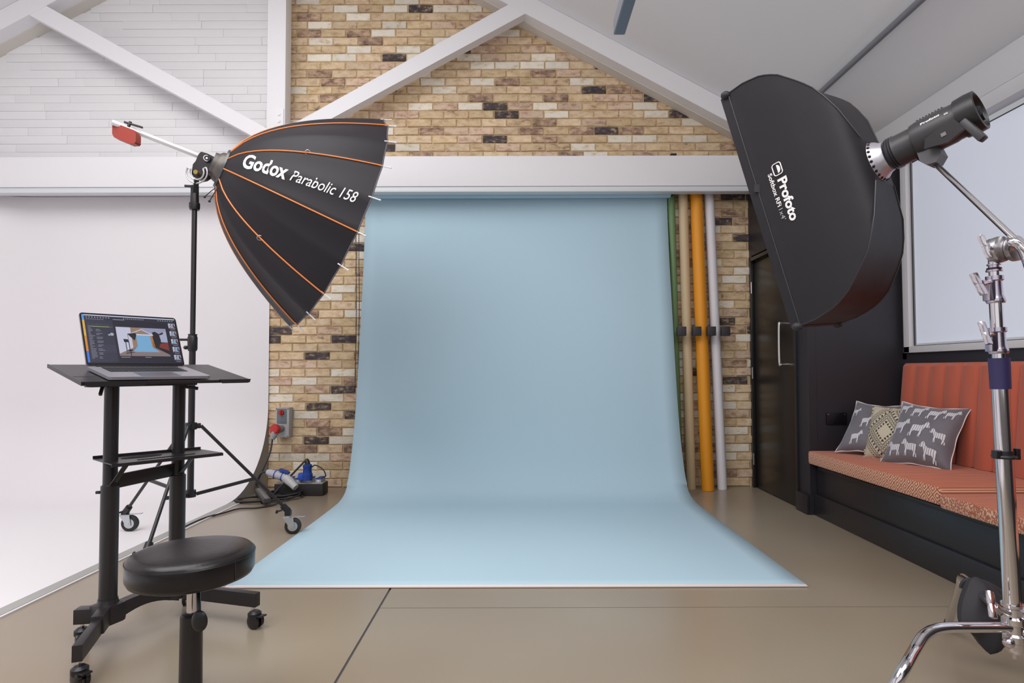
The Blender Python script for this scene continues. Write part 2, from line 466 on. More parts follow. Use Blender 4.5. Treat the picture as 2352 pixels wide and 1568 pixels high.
MB().prism([(XE, YF, ZF), (XE + .03, YF, .004), (XE + .03, YF, 0), (XE, YF, 0)], (0, YC - RC + .1 - YF, 0)).build('trim_3', mat('cove_edge_strip', (176, 174, 172), .5), flat=True, kind='structure')
MB().box((XE + .034, (YF + 4.6) / 2, .0015), (.008, 4.6 - YF, .003)).build('trim_4', DGREY, flat=True, kind='structure')
MB().box((XE + .045, (YF + 4.6) / 2, .003), (.014, 4.6 - YF, .006)).build('trim_5', mat('white_metal_strip', (222, 218, 220), .35), flat=True, kind='structure')

# right side: door closet, return wall, window wall
XD, YR = 2.07, 4.2
ZD = 1.965
wd = MB()
wd.box((XD + .03, (YW + YR) / 2, (ZD + .07 + 2.54) / 2), (.06, YW - YR, 2.54 - ZD - .07))
wd.box((XD + .03, 5.215, 1.0), (.06, .07, 2.07))
wd.box((XD + .03, 4.28, 1.0), (.06, .16, 2.07), bev=.002)
wd.build('wall_door_side', BLACKW, flat=True, kind='structure')
MB().box(((XD + .06 + XR) / 2, YR + .03, 1.27), (XR - XD - .06, .06, 2.54)).build('wall_return', BLACKW, flat=True, kind='structure')
MB().box(((XD + XR) / 2, (YW + YR) / 2, 2.55), (XR - XD, YW - YR, .02)).build('trim_6', BLACKW, flat=True, kind='structure')
door = bpy.data.objects.new('door_1', None); COL.objects.link(door); door.location = (XD, 4.77, 0); door['kind'] = 'structure'
MB().box((XD + .03, 4.77, .985), (.04, .80, ZD - .01), bev=.002).build('door_leaf', mat('door_black_brown', (38, 34, 31), .28), door)
fr = MB()
for y in (5.18, 4.363): fr.box((XD - .004, y, 1.0), (.024, .022, 2.03), bev=.002)
fr.box((XD - .004, 4.77, ZD + .035), (.024, .83, .03), bev=.002)
fr.build('door_frame', BLACKS, door)
for z in (1.0, .25, 1.75):
    MB().cyl((XD - .012, 5.165, z - .05), (XD - .012, 5.165, z + .05), .006, n=10).build('hinge', ALU, door)
zt, zb, yh = 1.385, 1.07, 4.53
hp = smooth_path([(XD + .01, yh, zt), (XD - .04, yh, zt), (XD - .055, yh, zt - .02), (XD - .055, yh, zb + .02), (XD - .04, yh, zb), (XD + .01, yh, zb)], 5)
MB().tube(hp, .0095, 10).build('door_handle', mat('brushed_steel', (225, 222, 218), .3, 1), door)
# skirting of the closet and the return
MB().box((XD - .012, 4.285, .07), (.024, .17, .14), bev=.003).build('baseboard_right', BLACKS, kind='structure')
# wall right: below, above and around the window
W0, W1, WZ0, WZ1 = .9, 4.16, 1.145, 2.49
w = MB()
w.box((XR + .06, (YF + YW) / 2, WZ0 / 2), (.12, YW - YF, WZ0))
w.box((XR + .06, (YF + W0) / 2, 1.9), (.12, W0 - YF, 1.6))
w.box((XR + .06, (W1 + YW) / 2, 1.9), (.12, YW - W1, 1.6))
w.build('wall_right', BLACKW, flat=True, kind='structure')
plate = MB()
plate.box((XR - .02, (YF + YW) / 2, 2.56), (.10, YW - YF, .1), bev=.03)
plate.box((XR, (YF + YW) / 2, 2.715), (.09, YW - YF, .2), bev=.006)
plate.build('trim_7', mat('plate_paint', (205, 204, 207), .6), kind='structure')
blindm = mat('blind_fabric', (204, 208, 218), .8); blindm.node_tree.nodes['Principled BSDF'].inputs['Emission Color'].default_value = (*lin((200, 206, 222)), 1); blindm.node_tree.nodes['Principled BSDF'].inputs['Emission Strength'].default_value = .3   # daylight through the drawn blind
win = bpy.data.objects.new('window_1', None); COL.objects.link(win); win.location = (XR, 2.5, WZ0); win['kind'] = 'structure'
f = MB()
f.box((XR + .005, (W0 + W1) / 2, WZ0 + .022), (.05, W1 - W0, .044), bev=.003)
f.box((XR + .005, W1 - .03, (WZ0 + WZ1) / 2), (.05, .06, WZ1 - WZ0), bev=.003)
f.box((XR + .005, W0 + .03, (WZ0 + WZ1) / 2), (.05, .06, WZ1 - WZ0), bev=.003)
f.build('window_frame', mat('window_white', (214, 212, 215), .4), win)
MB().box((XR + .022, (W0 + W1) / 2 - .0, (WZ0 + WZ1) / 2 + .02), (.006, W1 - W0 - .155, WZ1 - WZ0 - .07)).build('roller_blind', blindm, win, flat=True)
MB().box((XR + .022, (W0 + W1) / 2, WZ0 + .056), (.012, W1 - W0 - .155, .014), bev=.003).build('blind_bottom_bar', mat('window_white', (0, 0, 0)), win)
MB().box((XR + .035, (W0 + W1) / 2, (WZ0 + WZ1) / 2), (.004, W1 - W0, WZ1 - WZ0)).build('window_pane', DGREY, win, flat=True)
MB().cyl((XR + .012, W1 - .069, WZ0 + .05), (XR + .012, W1 - .069, WZ1), .0035, n=8).build('blind_cord', BLKP, win)
# double socket on the return wall
so = thing('wall_socket', (2.28, YR - .006, .68), 'black double wall socket on the black wall above the bench end', 'socket')
c0 = P(1921, 961, YR - .005)
MB().box((c0.x, YR - .005, c0.z), (.145, .01, .085), bev=.003).build('socket_plate', mat('socket_black', (24, 22, 26), .25), so)
for s in (-1, 1):
    MB().cyl((c0.x + s * .06, YR - .008, c0.z + .03), (c0.x + s * .06, YR - .013, c0.z + .03), .004, n=10).build('screw', ALU, so)

# ---------------------------------------------------------------- blue paper backdrop
bd = thing('paper_backdrop', (-.01, YW - .07, 2.62), 'wide blue paper backdrop hanging from a roll and sweeping over the floor', 'backdrop')
BLUE = mat('blue_paper', (180, 207, 221), .75, bump=.02, bscale=3, spec=.3)
pr = [(5.21, 2.60, 1.342), (5.203, 2.4, 1.342), (5.16, 2.0, 1.343), (5.085, 1.4, 1.35), (4.99, .85, 1.352), (4.93, .55, 1.355), (4.87, .33, 1.36), (4.80, .17, 1.362), (4.70, .062, 1.365), (4.58, .02, 1.368), (4.42, .009, 1.37), (4.0, .006, 1.37), (3.4, .006, 1.375), (2.83, .006, 1.378)]
sp = smooth_path([V(p) for p in pr], 5)
bm_ = MB(); vs = []; NX = 24
for j, (y, z, hw) in enumerate(sp):
    for i in range(NX + 1):
        u = i / NX * 2 - 1
        edge = max(0, abs(u) - .93) / .07
        curl = edge * edge * .02 if z > .1 else 0
        wob = .004 * math.sin(u * 4 + z * 2) * min(1, z)
        vs.append(V((-.012 + u * hw, y - curl - wob, z + (edge * .004 if z < .05 else 0))))
fs = [(j * (NX + 1) + i, j * (NX + 1) + i + 1, (j + 1) * (NX + 1) + i + 1, (j + 1) * (NX + 1) + i) for j in range(len(sp) - 1) for i in range(NX)]
o = bm_.add(vs, fs).build('paper_sheet', BLUE, bd, ang=60)
md = o.modifiers.new('solid', 'SOLIDIFY'); md.thickness = .0012; md.offset = 0
MB().box((-.012, 2.825, .006), (2.757, .026, .007), bev=.002).build('paper_edge_tape', mat('white_tape', (232, 222, 220), .6), bd)
MB().cyl((-1.37, YW - .087, 2.60), (1.35, YW - .087, 2.60), .047, n=28).build('paper_roll', BLUE, bd)
hk = MB()
for s in (-1.39, 1.37):
    hk.box((s - .01, YW - .07, 2.60), (.02, .1, .07), bev=.004)
hk.build('roll_holder', BLKP, bd)
MB().box((1.355, YW - .045, 2.55), (.03, .05, .05), bev=.004).build('roll_clip', BLKP, bd)
# black bead chain hanging beside the roll
ch = MB()
for dx in (-.008, .012):
    pts = [V((-1.405 + dx + .003 * math.sin(z * 5), 5.12 + dx, z)) for z in [2.55 - i * .055 for i in range(31)]]
    ch.tube(pts, .0022, 6)
    for i in range(100): 
        z = 2.55 - i * .0165
        ch.sphere((-1.405 + dx + .003 * math.sin(z * 5), 5.12 + dx, z), .0048, 6, 4)
ch.tube([(-1.413, 5.11, .9), (-1.41, 5.12, .885), (-1.393, 5.13, .9)], .004, 6)
c_ = ch.build('bead_chain', BLKP)
c_['label'] = 'black bead chain hanging beside the left edge of the blue backdrop'; c_['category'] = 'chain'

# ---------------------------------------------------------------- rolls standing against the wall
def roll(name, x0, z0, x1, z1, y0, y1, r, col, label, cap=None):
    o = thing(name, (x0, y0, z0), label, 'paper roll', 'backdrop rolls standing in the wall rack')
    p, q = V((x0, y0, z0)), V((x1, y1, z1)); d = (q - p).normalized()
    MB().lathe(p, q - p, [(0, r), ((q - p).length, r)], 28).build('roll_paper', mat(name + '_' + label.split()[0], col, .5), o)
    MB().cyl(p - d * -.004, q + d * .012, r * .82, n=20).build('cardboard_core', mat('cardboard', (150, 126, 96), .8), o)
    return o
YB = 5.13
def X(px, y, z): 
    k = FPX / y; return (px - 1190) / k
roll('backdrop_roll', X(1557, 5.17, 0), .0, X(1545, 5.19, 2.5), 2.75, 5.17, 5.195, .032, (104, 134, 88), 'green backdrop roll half hidden by the edge of the blue paper')
roll('backdrop_roll', X(1584, YB, 0), .0, X(1572, 5.185, 2.5), 2.75, YB, 5.185, .041, (200, 176, 140), 'beige backdrop roll between the green and the orange rolls')
roll('backdrop_roll', X(1622, 5.06, 0), .0, X(1602, 5.18, 2.5), 2.75, 5.06, 5.18, .053, (228, 148, 28), 'thick orange backdrop roll leaning between the beige and the white rolls')
roll('backdrop_roll', X(1655, 5.11, 0), .0, X(1632, 5.185, 2.5), 2.75, 5.11, 5.185, .041, (222, 218, 224), 'white backdrop roll nearest to the black door')
rk = thing('roll_rack', (1.6, YW - .03, 1.36), 'black wall rack with four square pads between the backdrop rolls', 'rack')
bz = P(1600, 760, 5.0).z
MB().box(((X(1556, 5.22, 0) + X(1678, 5.22, 0)) / 2, YW - .018, bz), (.47, .012, .05), bev=.002).build('rack_rail', BLKP, rk)
for px in (1566, 1600.5, 1634, 1666.5):
    xx = X(px, 5.02, 0)
    MB().box((xx, 5.13, bz), (.018, .2, .018)).box((xx, 5.02, bz), (.073, .05, .078), bev=.004).build('rack_pad', mat('rack_black', (50, 48, 54), .5), rk)

# ---------------------------------------------------------------- mains socket, power box, cables
sk = thing('mains_socket', (-2.07, YW - .03, .75), 'grey industrial wall socket with a red plug on the brick wall', 'socket')
a0, a1 = P(633, 936, 5.15), P(664, 1004, 5.15)
cx, cz = (a0.x + a1.x) / 2, (a0.z + a1.z) / 2; w_, h_ = a1.x - a0.x, a0.z - a1.z
MB().box((cx, 5.19, cz), (w_, .09, h_), bev=.006).build('socket_body', GREYPL, sk)
MB().box((cx - .003, 5.143, cz + h_ * .22), (w_ * .7, .008, h_ * .5), bev=.003).build('switch_panel', mat('panel_grey', (108, 116, 122), .35), sk)
kn = MB().cyl((cx - .003, 5.142, cz + h_ * .34), (cx - .003, 5.118, cz + h_ * .34), .024, .021, 20).box((cx - .003, 5.112, cz + h_ * .34), (.012, .014, .044), bev=.002)
kn.build('switch_knob', REDPL, sk)
for sx in (-1, 1):
    for sz in (-1, 1): MB().cyl((cx + sx * w_ * .42, 5.146, cz + sz * h_ * .46), (cx + sx * w_ * .42, 5.143, cz + sz * h_ * .46), .0045, n=8).build('screw', DGREY, sk)
pl = MB().cyl((cx - .005, 5.15, cz - h_ * .2), (cx - .02, 5.06, cz - h_ * .24), .03, .034, 22)
pl.build('socket_inlet', mat('inlet_grey', (124, 124, 126), .5), sk)
plug = thing('plug', (cx - .02, 5.06, cz - .07), 'red round plug pushed into the grey wall socket', 'plug')
MB().lathe((cx - .018, 5.075, cz - h_ * .21), (-.18, -.55, .12), [(0, .043), (.03, .046), (.04, .04), (.045, .01)], 24).build('plug_flange', REDPL, plug)
MB().lathe((cx - .02, 5.06, cz - h_ * .25), (-.3, -.3, -1), [(0, .03), (.05, .028), (.06, .022), (.075, .018)], 20).build('plug_body', mat('plug_grey', (150, 150, 152), .5), plug)
cab_top = V((cx - .02, 5.06, cz - h_ * .25)) + V((-.3, -.3, -1)).normalized() * .07

bx0, bx1 = PZ(650, 1138, 0), PZ(741, 1139, 0)
yb = bx1.y
pw = thing('power_box', ((bx0.x + bx1.x) / 2, yb + .07, 0), 'black power distribution box with a row of blue sockets at the wall', 'power box')
bw = .40; bxc = bx1.x - bw / 2
MB().box((bxc, yb + .07, .05), (bw, .14, .096), bev=.006).build('box_body', mat('box_black', (40, 38, 38), .5), pw)
MB().box((bxc, yb + .07, .102), (bw - .01, .125, .008), bev=.002).build('top_plate', GREYPL, pw)
for i in range(4):
    xx = bx1.x - .04 - i * .085
    for j, yy in enumerate((yb + .035, yb + .10)):
        g = MB().box((xx, yy, .12), (.045, .045, .032), bev=.004).build('socket_outlet', GREYPL, pw)
        MB().box((xx, yy, .139), (.048, .05, .008), bev=.003).build('socket_flap', BLUEPL, g)
        if j == 0: MB().box((xx, yy - .0235, .122), (.02, .003, .016)).build('socket_light', mat('pale_label', (215, 222, 240), .4), g)
bp_ = thing('plug', P(705, 1100, 4.88), 'large blue plug standing upright in the black power box', 'plug')
b0 = V((P(706, 1100, 4.88).x, 4.88, .13))
MB().lathe(b0, (0, 0, 1), [(0, .042), (.05, .042), (.055, .036), (.1, .033), (.105, .036), (.125, .036), (.13, .024)], 22).build('plug_body', BLUEPL, bp_)
MB().box(b0 + V((-.045, -.005, .03)), (.05, .05, .06), bev=.012).build('latch_cover', mat('blue_plastic_bright', (40, 84, 190), .35), bp_)
MB().lathe(b0 + V((0, 0, .13)), (-.15, 0, 1), [(0, .022), (.03, .018), (.045, .009)], 16).build('cable_gland', BLKP, bp_)
gp = thing('plug', P(640, 1092, 4.85), 'grey cable connector with a blue flap lying behind the cables', 'plug')
g0, g1, g2 = P(613, 1083, 4.86), P(656, 1096, 4.84), P(668, 1108, 4.82)
MB().lathe(g0, g1 - g0, [(0, .018), (.02, .028), (.06, .03), (.07, .034), (.13, .034), ((g1 - g0).length, .036)], 22).build('connector_body', mat('connector_grey', (176, 178, 190), .45), gp)
MB().tube([g0.lerp(g1, .45), g0.lerp(g1, .5)], .036, 20).tube([g0.lerp(g1, .84), g0.lerp(g1, .88)], .038, 20).build('blue_ring', BLUEPL, gp)
MB().lathe(g1, g2 - g1, [(0, .038), (.05, .036), (.09, .03), (.13, .028)], 20).build('socket_end', mat('connector_light', (190, 190, 190), .45), gp)
MB().box(g1 + V((-.01, 0, .05)), (.085, .05, .02), Matrix.Rotation(R(22), 3, 'Y'), .008).build('blue_flap', BLUEPL, gp)
def cable(name, pts, r, label, n=6, m=None):
    o = MB().tube(smooth_path(pts, n), r, 8).build(name, m or mat('cable_rubber', (44, 41, 44), .55), ang=60)
    o['label'] = label; o['category'] = 'cable'; return o
cA = P(590, 1085, 4.82)
cable('cable', [cab_top, P(620, 1040, 5.0), P(603, 1080, 4.95), P(592, 1106, 4.93), (P(593, 1128, 4.9)), PZ(598, 1140, .02), PZ(606, 1152, .012), PZ(625, 1150, .01)], .0075, 'black cable running from the red wall plug down to the cable pile')
cable('cable', [g0 + V((.01, 0, 0)), P(600, 1086, 4.86), P(592, 1100, 4.87), P(586, 1120, 4.86), PZ(592, 1137, .03), PZ(615, 1142, .015), PZ(640, 1143, .02)], .0075, 'black cable bending down from the grey connector')
cable('cable', [b0 + V((-.006, 0, .17)), P(695, 1064, 4.86), P(672, 1088, 4.84), P(650, 1112, 4.82), P(632, 1130, 4.80), PZ(618, 1146, .015), PZ(600, 1153, .01)], .0085, 'thick cable arching from the large blue plug to the floor')
cable('cable', [b0 + V((.03, 0, .1)), P(725, 1068, 4.88), P(742, 1078, 4.87), P(748, 1092, 4.87), V((bx1.x - .02, yb + .07, .142))], .005, 'thin black cable looping over the right end of the power box')
rc = random.Random(5)
coilc = PZ(650, 1145, .0)
def coil(cx_, cy_, rx, ry, turns, z0, label, seed):
    rc = random.Random(seed); pts = []
    for i in range(int(turns * 14)):
        a = i / 14 * 2 * math.pi
        k = 1 + .12 * math.sin(i * .7 + seed) + rc.uniform(-.04, .04)
        pts.append(V((cx_ + rx * k * math.cos(a), cy_ + ry * k * math.sin(a), .012 + z0 + .011 * (i // 14) + .006 * math.sin(a * 2 + seed))))
    return cable('cable', pts, .0068, label, 3)
coil(coilc.x, coilc.y + .02, .13, .10, 4, 0, 'coiled black cable heaped beside the power box', 2)
cc = PZ(598, 1152, 0)
coil(cc.x, cc.y, .19, .09, 2, 0, 'loose black cable loops in front of the coil', 4)
cable('cable', [PZ(655, 1148, .03), PZ(625, 1160, .008), PZ(588, 1166, .008), PZ(548, 1168, .008), PZ(512, 1178, .008), PZ(470, 1189, .008), PZ(425, 1209, .008), PZ(400, 1222, .008)], .006, 'black cable running along the edge of the white cove')
ad = thing('cable_adapter', PZ(616, 1141, 0), 'black brick shaped adapter lying among the cables', 'adapter')
aa, ab = PZ(594, 1126, .07), PZ(614, 1150, .05)
MB().bar(aa, ab, .055, .035, bev=.005).build('adapter_body', mat('adapter_grey', (62, 60, 62), .45), ad)
MB().bar(aa + V((0, 0, .018)), ab + V((0, 0, .018)), .03, .004, bev=.001).build('adapter_label', mat('adapter_label', (110, 108, 108), .4), ad)

# ---------------------------------------------------------------- light stand on casters
SX, SY = -1.945, 3.47
ls = thing('light_stand', (SX, SY, 0), 'tall black light stand on three chrome casters in front of the white cove', 'light stand')
kk = FPX / SY
top = P(447, 470, SY); mid = P(440, 788, SY)
low = P(437, 1140, SY)
lower = V((SX, SY, low.z + .01))
axis_pt = lambda py: P(437 + (1140 - py) * .0147, py, SY)
MB().cyl(axis_pt(1140), axis_pt(790), .018, n=20).cyl(axis_pt(790), axis_pt(478), .0145, n=20).build('pole', BLK, ls)
MB().lathe(axis_pt(806), axis_pt(768) - axis_pt(806), [(0, .022), (.012, .027), (.08, .027), (.09, .023), (.1, .026)], 20).bar(axis_pt(780), axis_pt(780) + V((-.07, -.01, .0)), .012, .014, bev=.003).build('collar', BLKP, ls)
MB().sphere(axis_pt(798) + V((-.035, -.01, 0)), .012).build('knob', BLKP, ls)
MB().lathe(axis_pt(482), axis_pt(440) - axis_pt(482), [(0, .026), (.015, .03), (.04, .03), (.043, .024), (.1, .022), (.12, .018)], 20).build('top_collar', BLKP, ls)
hb = axis_pt(978)
MB().cyl(hb - V((0, 0, .02)), hb + V((0, 0, .02)), .03, n=20).build('leg_hub', BLKP, ls)
lb = axis_pt(1135)
MB().cyl(lb - V((0, 0, .015)), lb + V((0, 0, .025)), .03, n=20).build('brace_hub', BLKP, ls)
def swivel_caster(o, foot_pt, yaw, socket_dir, zf):
    """zf: floor height; foot_pt: leg end"""
    r = .05; c = V((foot_pt.x, foot_pt.y, zf + r)); d = V((math.cos(yaw), math.sin(yaw), 0)); s = V((-d.y, d.x, 0))
    wc = c + d * .03
    cst = MB().lathe(wc - s * .014, s, [(0, .03), (.001, .046), (.004, .05), (.024, .05), (.027, .046), (.028, .03)], 28).build('caster_wheel', mat('tyre_rubber', (36, 36, 38), .6), o)
    MB().lathe(wc - s * .0165, s, [(0, .012), (.001, .03), (.032, .03), (.033, .012)], 24).build('wheel_hub', STEELW, cst)
    fk = MB()
    topz = zf + .105
    for q in (-1, 1):
        pts = [wc + s * q * .02 + V((0, 0, -.012)) - d * .014, wc + s * q * .02 + V((0, 0, -.012)) + d * .014, V((c.x, c.y, topz)) + s * q * .02 + d * .035, V((c.x, c.y, topz)) + s * q * .02 - d * .025]
        fk.prism(pts, s * q * .003)
    fk.box((c.x + d.x * .004, c.y + d.y * .004, topz), (.066, .046, .005), Matrix.Rotation(yaw, 3, 'Z'), .001)
    fk.cyl((c.x, c.y, topz), (c.x, c.y, topz + .02), .015, n=14).cyl(wc - s * .026, wc + s * .026, .005, n=8)
    fk.bar(V((c.x, c.y, topz - .002)) - d * .02, V((c.x, c.y, topz + .004)) + d * .1, .03, .004, bev=.001)
    fk.build('caster_fork', STEELW, o)
    MB().cyl((c.x, c.y, topz + .018), (c.x, c.y, foot_pt.z - .01), .009, n=12).build('caster_stem', STEELW, o)
for px, py, yy, yaw, zf, nm in ((657, 1168, 3.74, .15, 0, 'r'), (291, 1172, 3.74, .1, ZF, 'l'), (338, 1262, 2.93, .4, ZF * 0, 'f')):
    e = P(px, py, yy)
    d = (V((e.x, e.y, 0)) - V((hb.x, hb.y, 0))).normalized()
    s = hb + d * .05
    MB().bar(hb + V((0, 0, .0)), s, .02, .03, bev=.003).build('hub_lug', BLKP, ls)
    MB().tube([s, e], .0095, 12).build('leg', BLK, ls)
    lv = (e - s).normalized()
    MB().cyl(e - lv * .035, e + lv * .02, .019, .021, 14).box(e + lv * .02 - V((0, 0, .012)), (.036, .036, .036), bev=.006).build('caster_socket', BLKP, ls)
    MB().cyl(e + V((-.02, -.01, -.005)), e + V((-.045, -.02, -.012)), .006, n=10).sphere(e + V((-.05, -.022, -.014)), .012, sc=(.6, 1, 1)).build('socket_knob', BLKP, ls)
    m = s.lerp(e, .62)
    MB().bar(lb + d * .03, m, .012, .02, bev=.002).build('brace', BLK, ls)
    swivel_caster(ls, e + lv * .02, yaw, lv, zf)

# ---------------------------------------------------------------- parabolic softbox and light head
N = P(513, 388, 3.5); Cc = P(765, 511, 3.87)
ax = (Cc - N).normalized(); L = (Cc - N).length
v_ = (cam.location - Cc); v_ = (v_ - ax * v_.dot(ax)).normalized()
d_ = ax.cross(v_); d_ = -d_ if d_.z > 0 else d_
RR = .742
def rad(s): return RR * math.sqrt(.026 + .974 * max(s, 0))
def psurf(s, phi, off=0, sag=True):
    r = rad(s)
    t = (phi - math.radians(91)) / math.radians(360 / 22); fr = abs(math.sin(t * math.pi))
    if sag: r *= 1 - .022 * fr * min(1, s * 2 + .1)
    r += off
    return N + ax * (s * L) + d_ * r * math.cos(phi) + v_ * r * math.sin(phi)
px_s = thing('parabolic_softbox', N, 'large black parabolic softbox with orange ribs on the tall stand', 'softbox')
SHELL = mat('softbox_fabric', (35, 32, 37), .5, bump=.08, bscale=9, spec=.28, stretch=None)
NA, NS = 132, 18
vs = [psurf(j / NS, 2 * math.pi * i / NA + R(91)) for j in range(NS + 1) for i in range(NA)]
fs = [(j * NA + i, j * NA + (i + 1) % NA, (j + 1) * NA + (i + 1) % NA, (j + 1) * NA + i) for j in range(NS) for i in range(NA)]
MB().add(vs, fs).build('fabric_shell', SHELL, px_s, ang=50)
vs = [psurf(j / NS, 2 * math.pi * i / NA + R(91), -.006) for j in range(NS + 1) for i in range(NA)]
MB().add(vs, fs).build('silver_lining', mat('silver_lining', (196, 196, 200), .35, .6), px_s, ang=50)
ORG = mat('orange_piping', (228, 130, 62), .35); ORG2 = mat('orange_piping_side', (222, 112, 40), .35)
for i in range(22):
    ph = R(91 + 360 / 22 * (i - 5))
    if i % 2 == 1:
        MB().tube([psurf(s / 20, ph, .003, False) for s in range(0, 21)], .0042, 8).build('orange_rib', ORG, px_s)
    tdir = (psurf(1, ph) - psurf(.93, ph)).normalized()
    e = psurf(1, ph)
    MB().cyl(e - tdir * .02, e + tdir * .045, .004, n=8).sphere(e + tdir * .047, .0055, 8, 6).build('rib_tip', WPL, px_s)
for i in (7, 3):
    e = psurf(.48 if i == 7 else .42, R(91 + 360 / 22 * (i - 5)), .006)
    MB().tube([e + ax * .014 * math.cos(t * .5) + d_ * .014 * math.sin(t * .5) for t in range(12)], .002, 6, closed=True).build('rib_ring', STEELW, px_s)
MB().tube([psurf(1, 2 * math.pi * i / NA + R(91)) for i in range(NA)], .004, 6, closed=True).build('rim_hem', mat('hem_grey', (92, 90, 98), .5), px_s)
# lettering
def on_shell(s0, s1, width, phi0):
    def fn(x, y):
        s = s0 + (s1 - s0) * x / width
        return psurf(s, phi0 + y / rad(s), .0035, True)
    return fn
vs, fs = text_on('Godox', 1, .085, on_shell(.10, .405, 1, R(102)), bold=.028, spacing=1.0)
t1 = MB().add(vs, fs).build('lettering', WPL, px_s, recalc=False)
vs, fs = text_on('Parabolic 158', 1, .062, on_shell(.435, .905, 1, R(102.5)), bold=.004, shear=.18)
MB().add(vs, fs).build('lettering', WPL, px_s, recalc=False)
MB().lathe(N - ax * .015, ax, [(0, .09), (.0, .118), (.012, .122), (.022, .118), (.022, .09)], 40).build('speed_ring', mat('ring_grey', (96, 96, 98), .35, .6), px_s)
hl = MB()
for i in range(36):
    a = 2 * math.pi * i / 36
    c = N + ax * .006 + (d_ * math.cos(a) + v_ * math.sin(a)) * .122
    hl.sphere(c, .0042, 6, 4)
hl.build('ring_perforations', WPL, px_s, kind='stuff')
for k, (q1, q2) in enumerate((((487, 437), (470, 452)), ((493, 442), (481, 462)))):
    s0 = P(501, 428, 3.47)
    e = P(*q2, 3.45)
    cdm = MB().tube(smooth_path([s0, P(*q1, 3.455), e], 6), .0028, 6).sphere(e, .0075, 8, 6).build('pull_cord', BLKP, px_s)
# focusing rod with its handle
def at_px(px):
    t = 0
    for _ in range(400):
        p = N - ax * t
        if 1190 + FPX * p.x / p.y <= px: return t
        t += .002
    return t
tr_ = at_px(257)
up_ = (V((0, 0, 1)) - ax * ax.z).normalized(); side_ = ax.cross(up_)
MB().cyl(P(458, 359, 3.47), P(257, 280.5, (N - ax * tr_).y), .015, n=20).build('focus_rod', mat('white_aluminium', (236, 234, 238), .35, .3), px_s)
h0, h1 = at_px(262), at_px(311)
hu = V((0, 0, 1))
yh_ = (N - ax * (h0 + h1) / 2).y
gr = MB().prism([P(px, py, yh_ - .02) for px, py in ((257.5, 284), (262, 281), (308, 299), (312, 307), (311.6, 325.5), (308.6, 328.6), (297, 329.6), (261.6, 315), (257.5, 307))], (0, .045, 0))
gr.build('rod_handle', mat('rust_red_plastic', (158, 62, 52), .4), px_s)
la, lb2 = P(285, 280, yh_), P(328, 293, yh_ + .03)
MB().bar(la, lb2, .014, .009, up=up_, bev=.002).cyl(la.lerp(lb2, .3) - up_ * .02, la.lerp(lb2, .3) + up_ * .012, .008, n=12).build('lock_lever', BLKP, px_s)

hd = thing('studio_lamp', P(452, 400, 3.48), 'black studio light bracket with silver tilt arc behind the large parabolic softbox', 'studio light')
rotm = Matrix((side_, ax, up_)).transposed()
cB = N - ax * .13 + up_ * .0
bdp = [(456, 354), (462, 348), (476, 352), (500, 364), (495, 384), (487, 399), (477, 396), (467, 403), (461, 407), (452, 409), (444, 406), (440, 399), (440.5, 392), (443, 377), (449, 370)]
MB().prism([P(a, b, 3.44) for a, b in bdp], (0, .075, 0)).build('bracket_body', mat('bracket_black', (40, 37, 42), .35), hd)
MB().lathe(N - ax * .068, ax, [(0, .05), (.0, .07), (.02, .074), (.035, .09), (.055, .096), (.055, .05)], 28).build('mount_adapter', mat('adapter_taupe', (98, 92, 88), .4, .4), hd)
ks = side_ if side_.dot(v_) > 0 else -side_
ck = P(477, 364.5, 3.438); ks = V((0, -1, 0))
MB().cyl(ck, ck + ks * .008, .02, n=20).build('dial', BLKP, hd)
MB().tube([ck + ks * .009 + (ax * math.cos(t / 20 * 2 * math.pi) + up_ * math.sin(t / 20 * 2 * math.pi)) * .017 for t in range(20)], .0022, 6, closed=True).cyl(ck + ks * .008, ck + ks * .012, .006, n=12).build('dial_ring', WPL, hd)
pv = P(452, 396.5, 3.425)
arc = MB()
for rr_ in (.062, .042):
    arc.tube([pv + V((math.cos(R(t)) * rr_, 0, math.sin(R(t)) * rr_)) for t in range(150, 391, 10)], .005, 8)
for t in (150, 390): arc.tube([pv + V((math.cos(R(t)) * q, 0, math.sin(R(t)) * q)) for q in (.042, .062)], .005, 8)
arc.build('tilt_arc', mat('arc_silver', (190, 188, 192), .35, .7), hd)
MB().cyl(pv + V((0, -.015, 0)), pv + V((0, .09, 0)), .013, n=16).build('pivot_bolt', mat('brass', (176, 150, 92), .35, .8), hd)
b0_, b1_ = P(452, 408, 3.47), axis_pt(446)
MB().bar(pv - V((0, 0, .04)), b1_, .026, .03, bev=.004).cyl(b1_ + V((0, 0, .05)), b1_ - V((0, 0, .03)), .022, n=16).build('stand_spigot', BLKP, hd)
MB().bar(P(446, 428, 3.46), P(424, 427, 3.45), .014, .014, bev=.003).build('tilt_handle', BLKP, hd)

# ---------------------------------------------------------------- rolling laptop desk
TH = R(52)
Wd, Dd = V((math.cos(TH), math.sin(TH), 0)), V((-math.sin(TH), math.cos(TH), 0))   # across, backwards
H1, H2 = V((-1.56, 2.26, 0)), V((-1.44, 2.5, 0))
dk = thing('laptop_desk', (-1.5, 2.38, 0), 'black two column rolling laptop desk on four small casters', 'desk')
for h, zs, zt_ in ((H1, .588, .985), (H2, .586, .985)):
    MB().cyl(h + V((0, 0, .13)), h + V((0, 0, zs)), .0305, n=28).lathe(h + V((0, 0, zs)), (0, 0, 1), [(0, .0305), (.006, .0305), (.008, .026), (.012, .025)], 28).build('column_sleeve', BLK, dk)
    MB().cyl(h + V((0, 0, zs)), h + V((0, 0, zt_)), .0245, n=28).build('column', BLK, dk)
    MB().lathe(h + V((0, 0, .085)), (0, 0, 1), [(0, .045), (.05, .045), (.075, .034), (.085, .033)], 20).build('column_foot', BLK, dk)
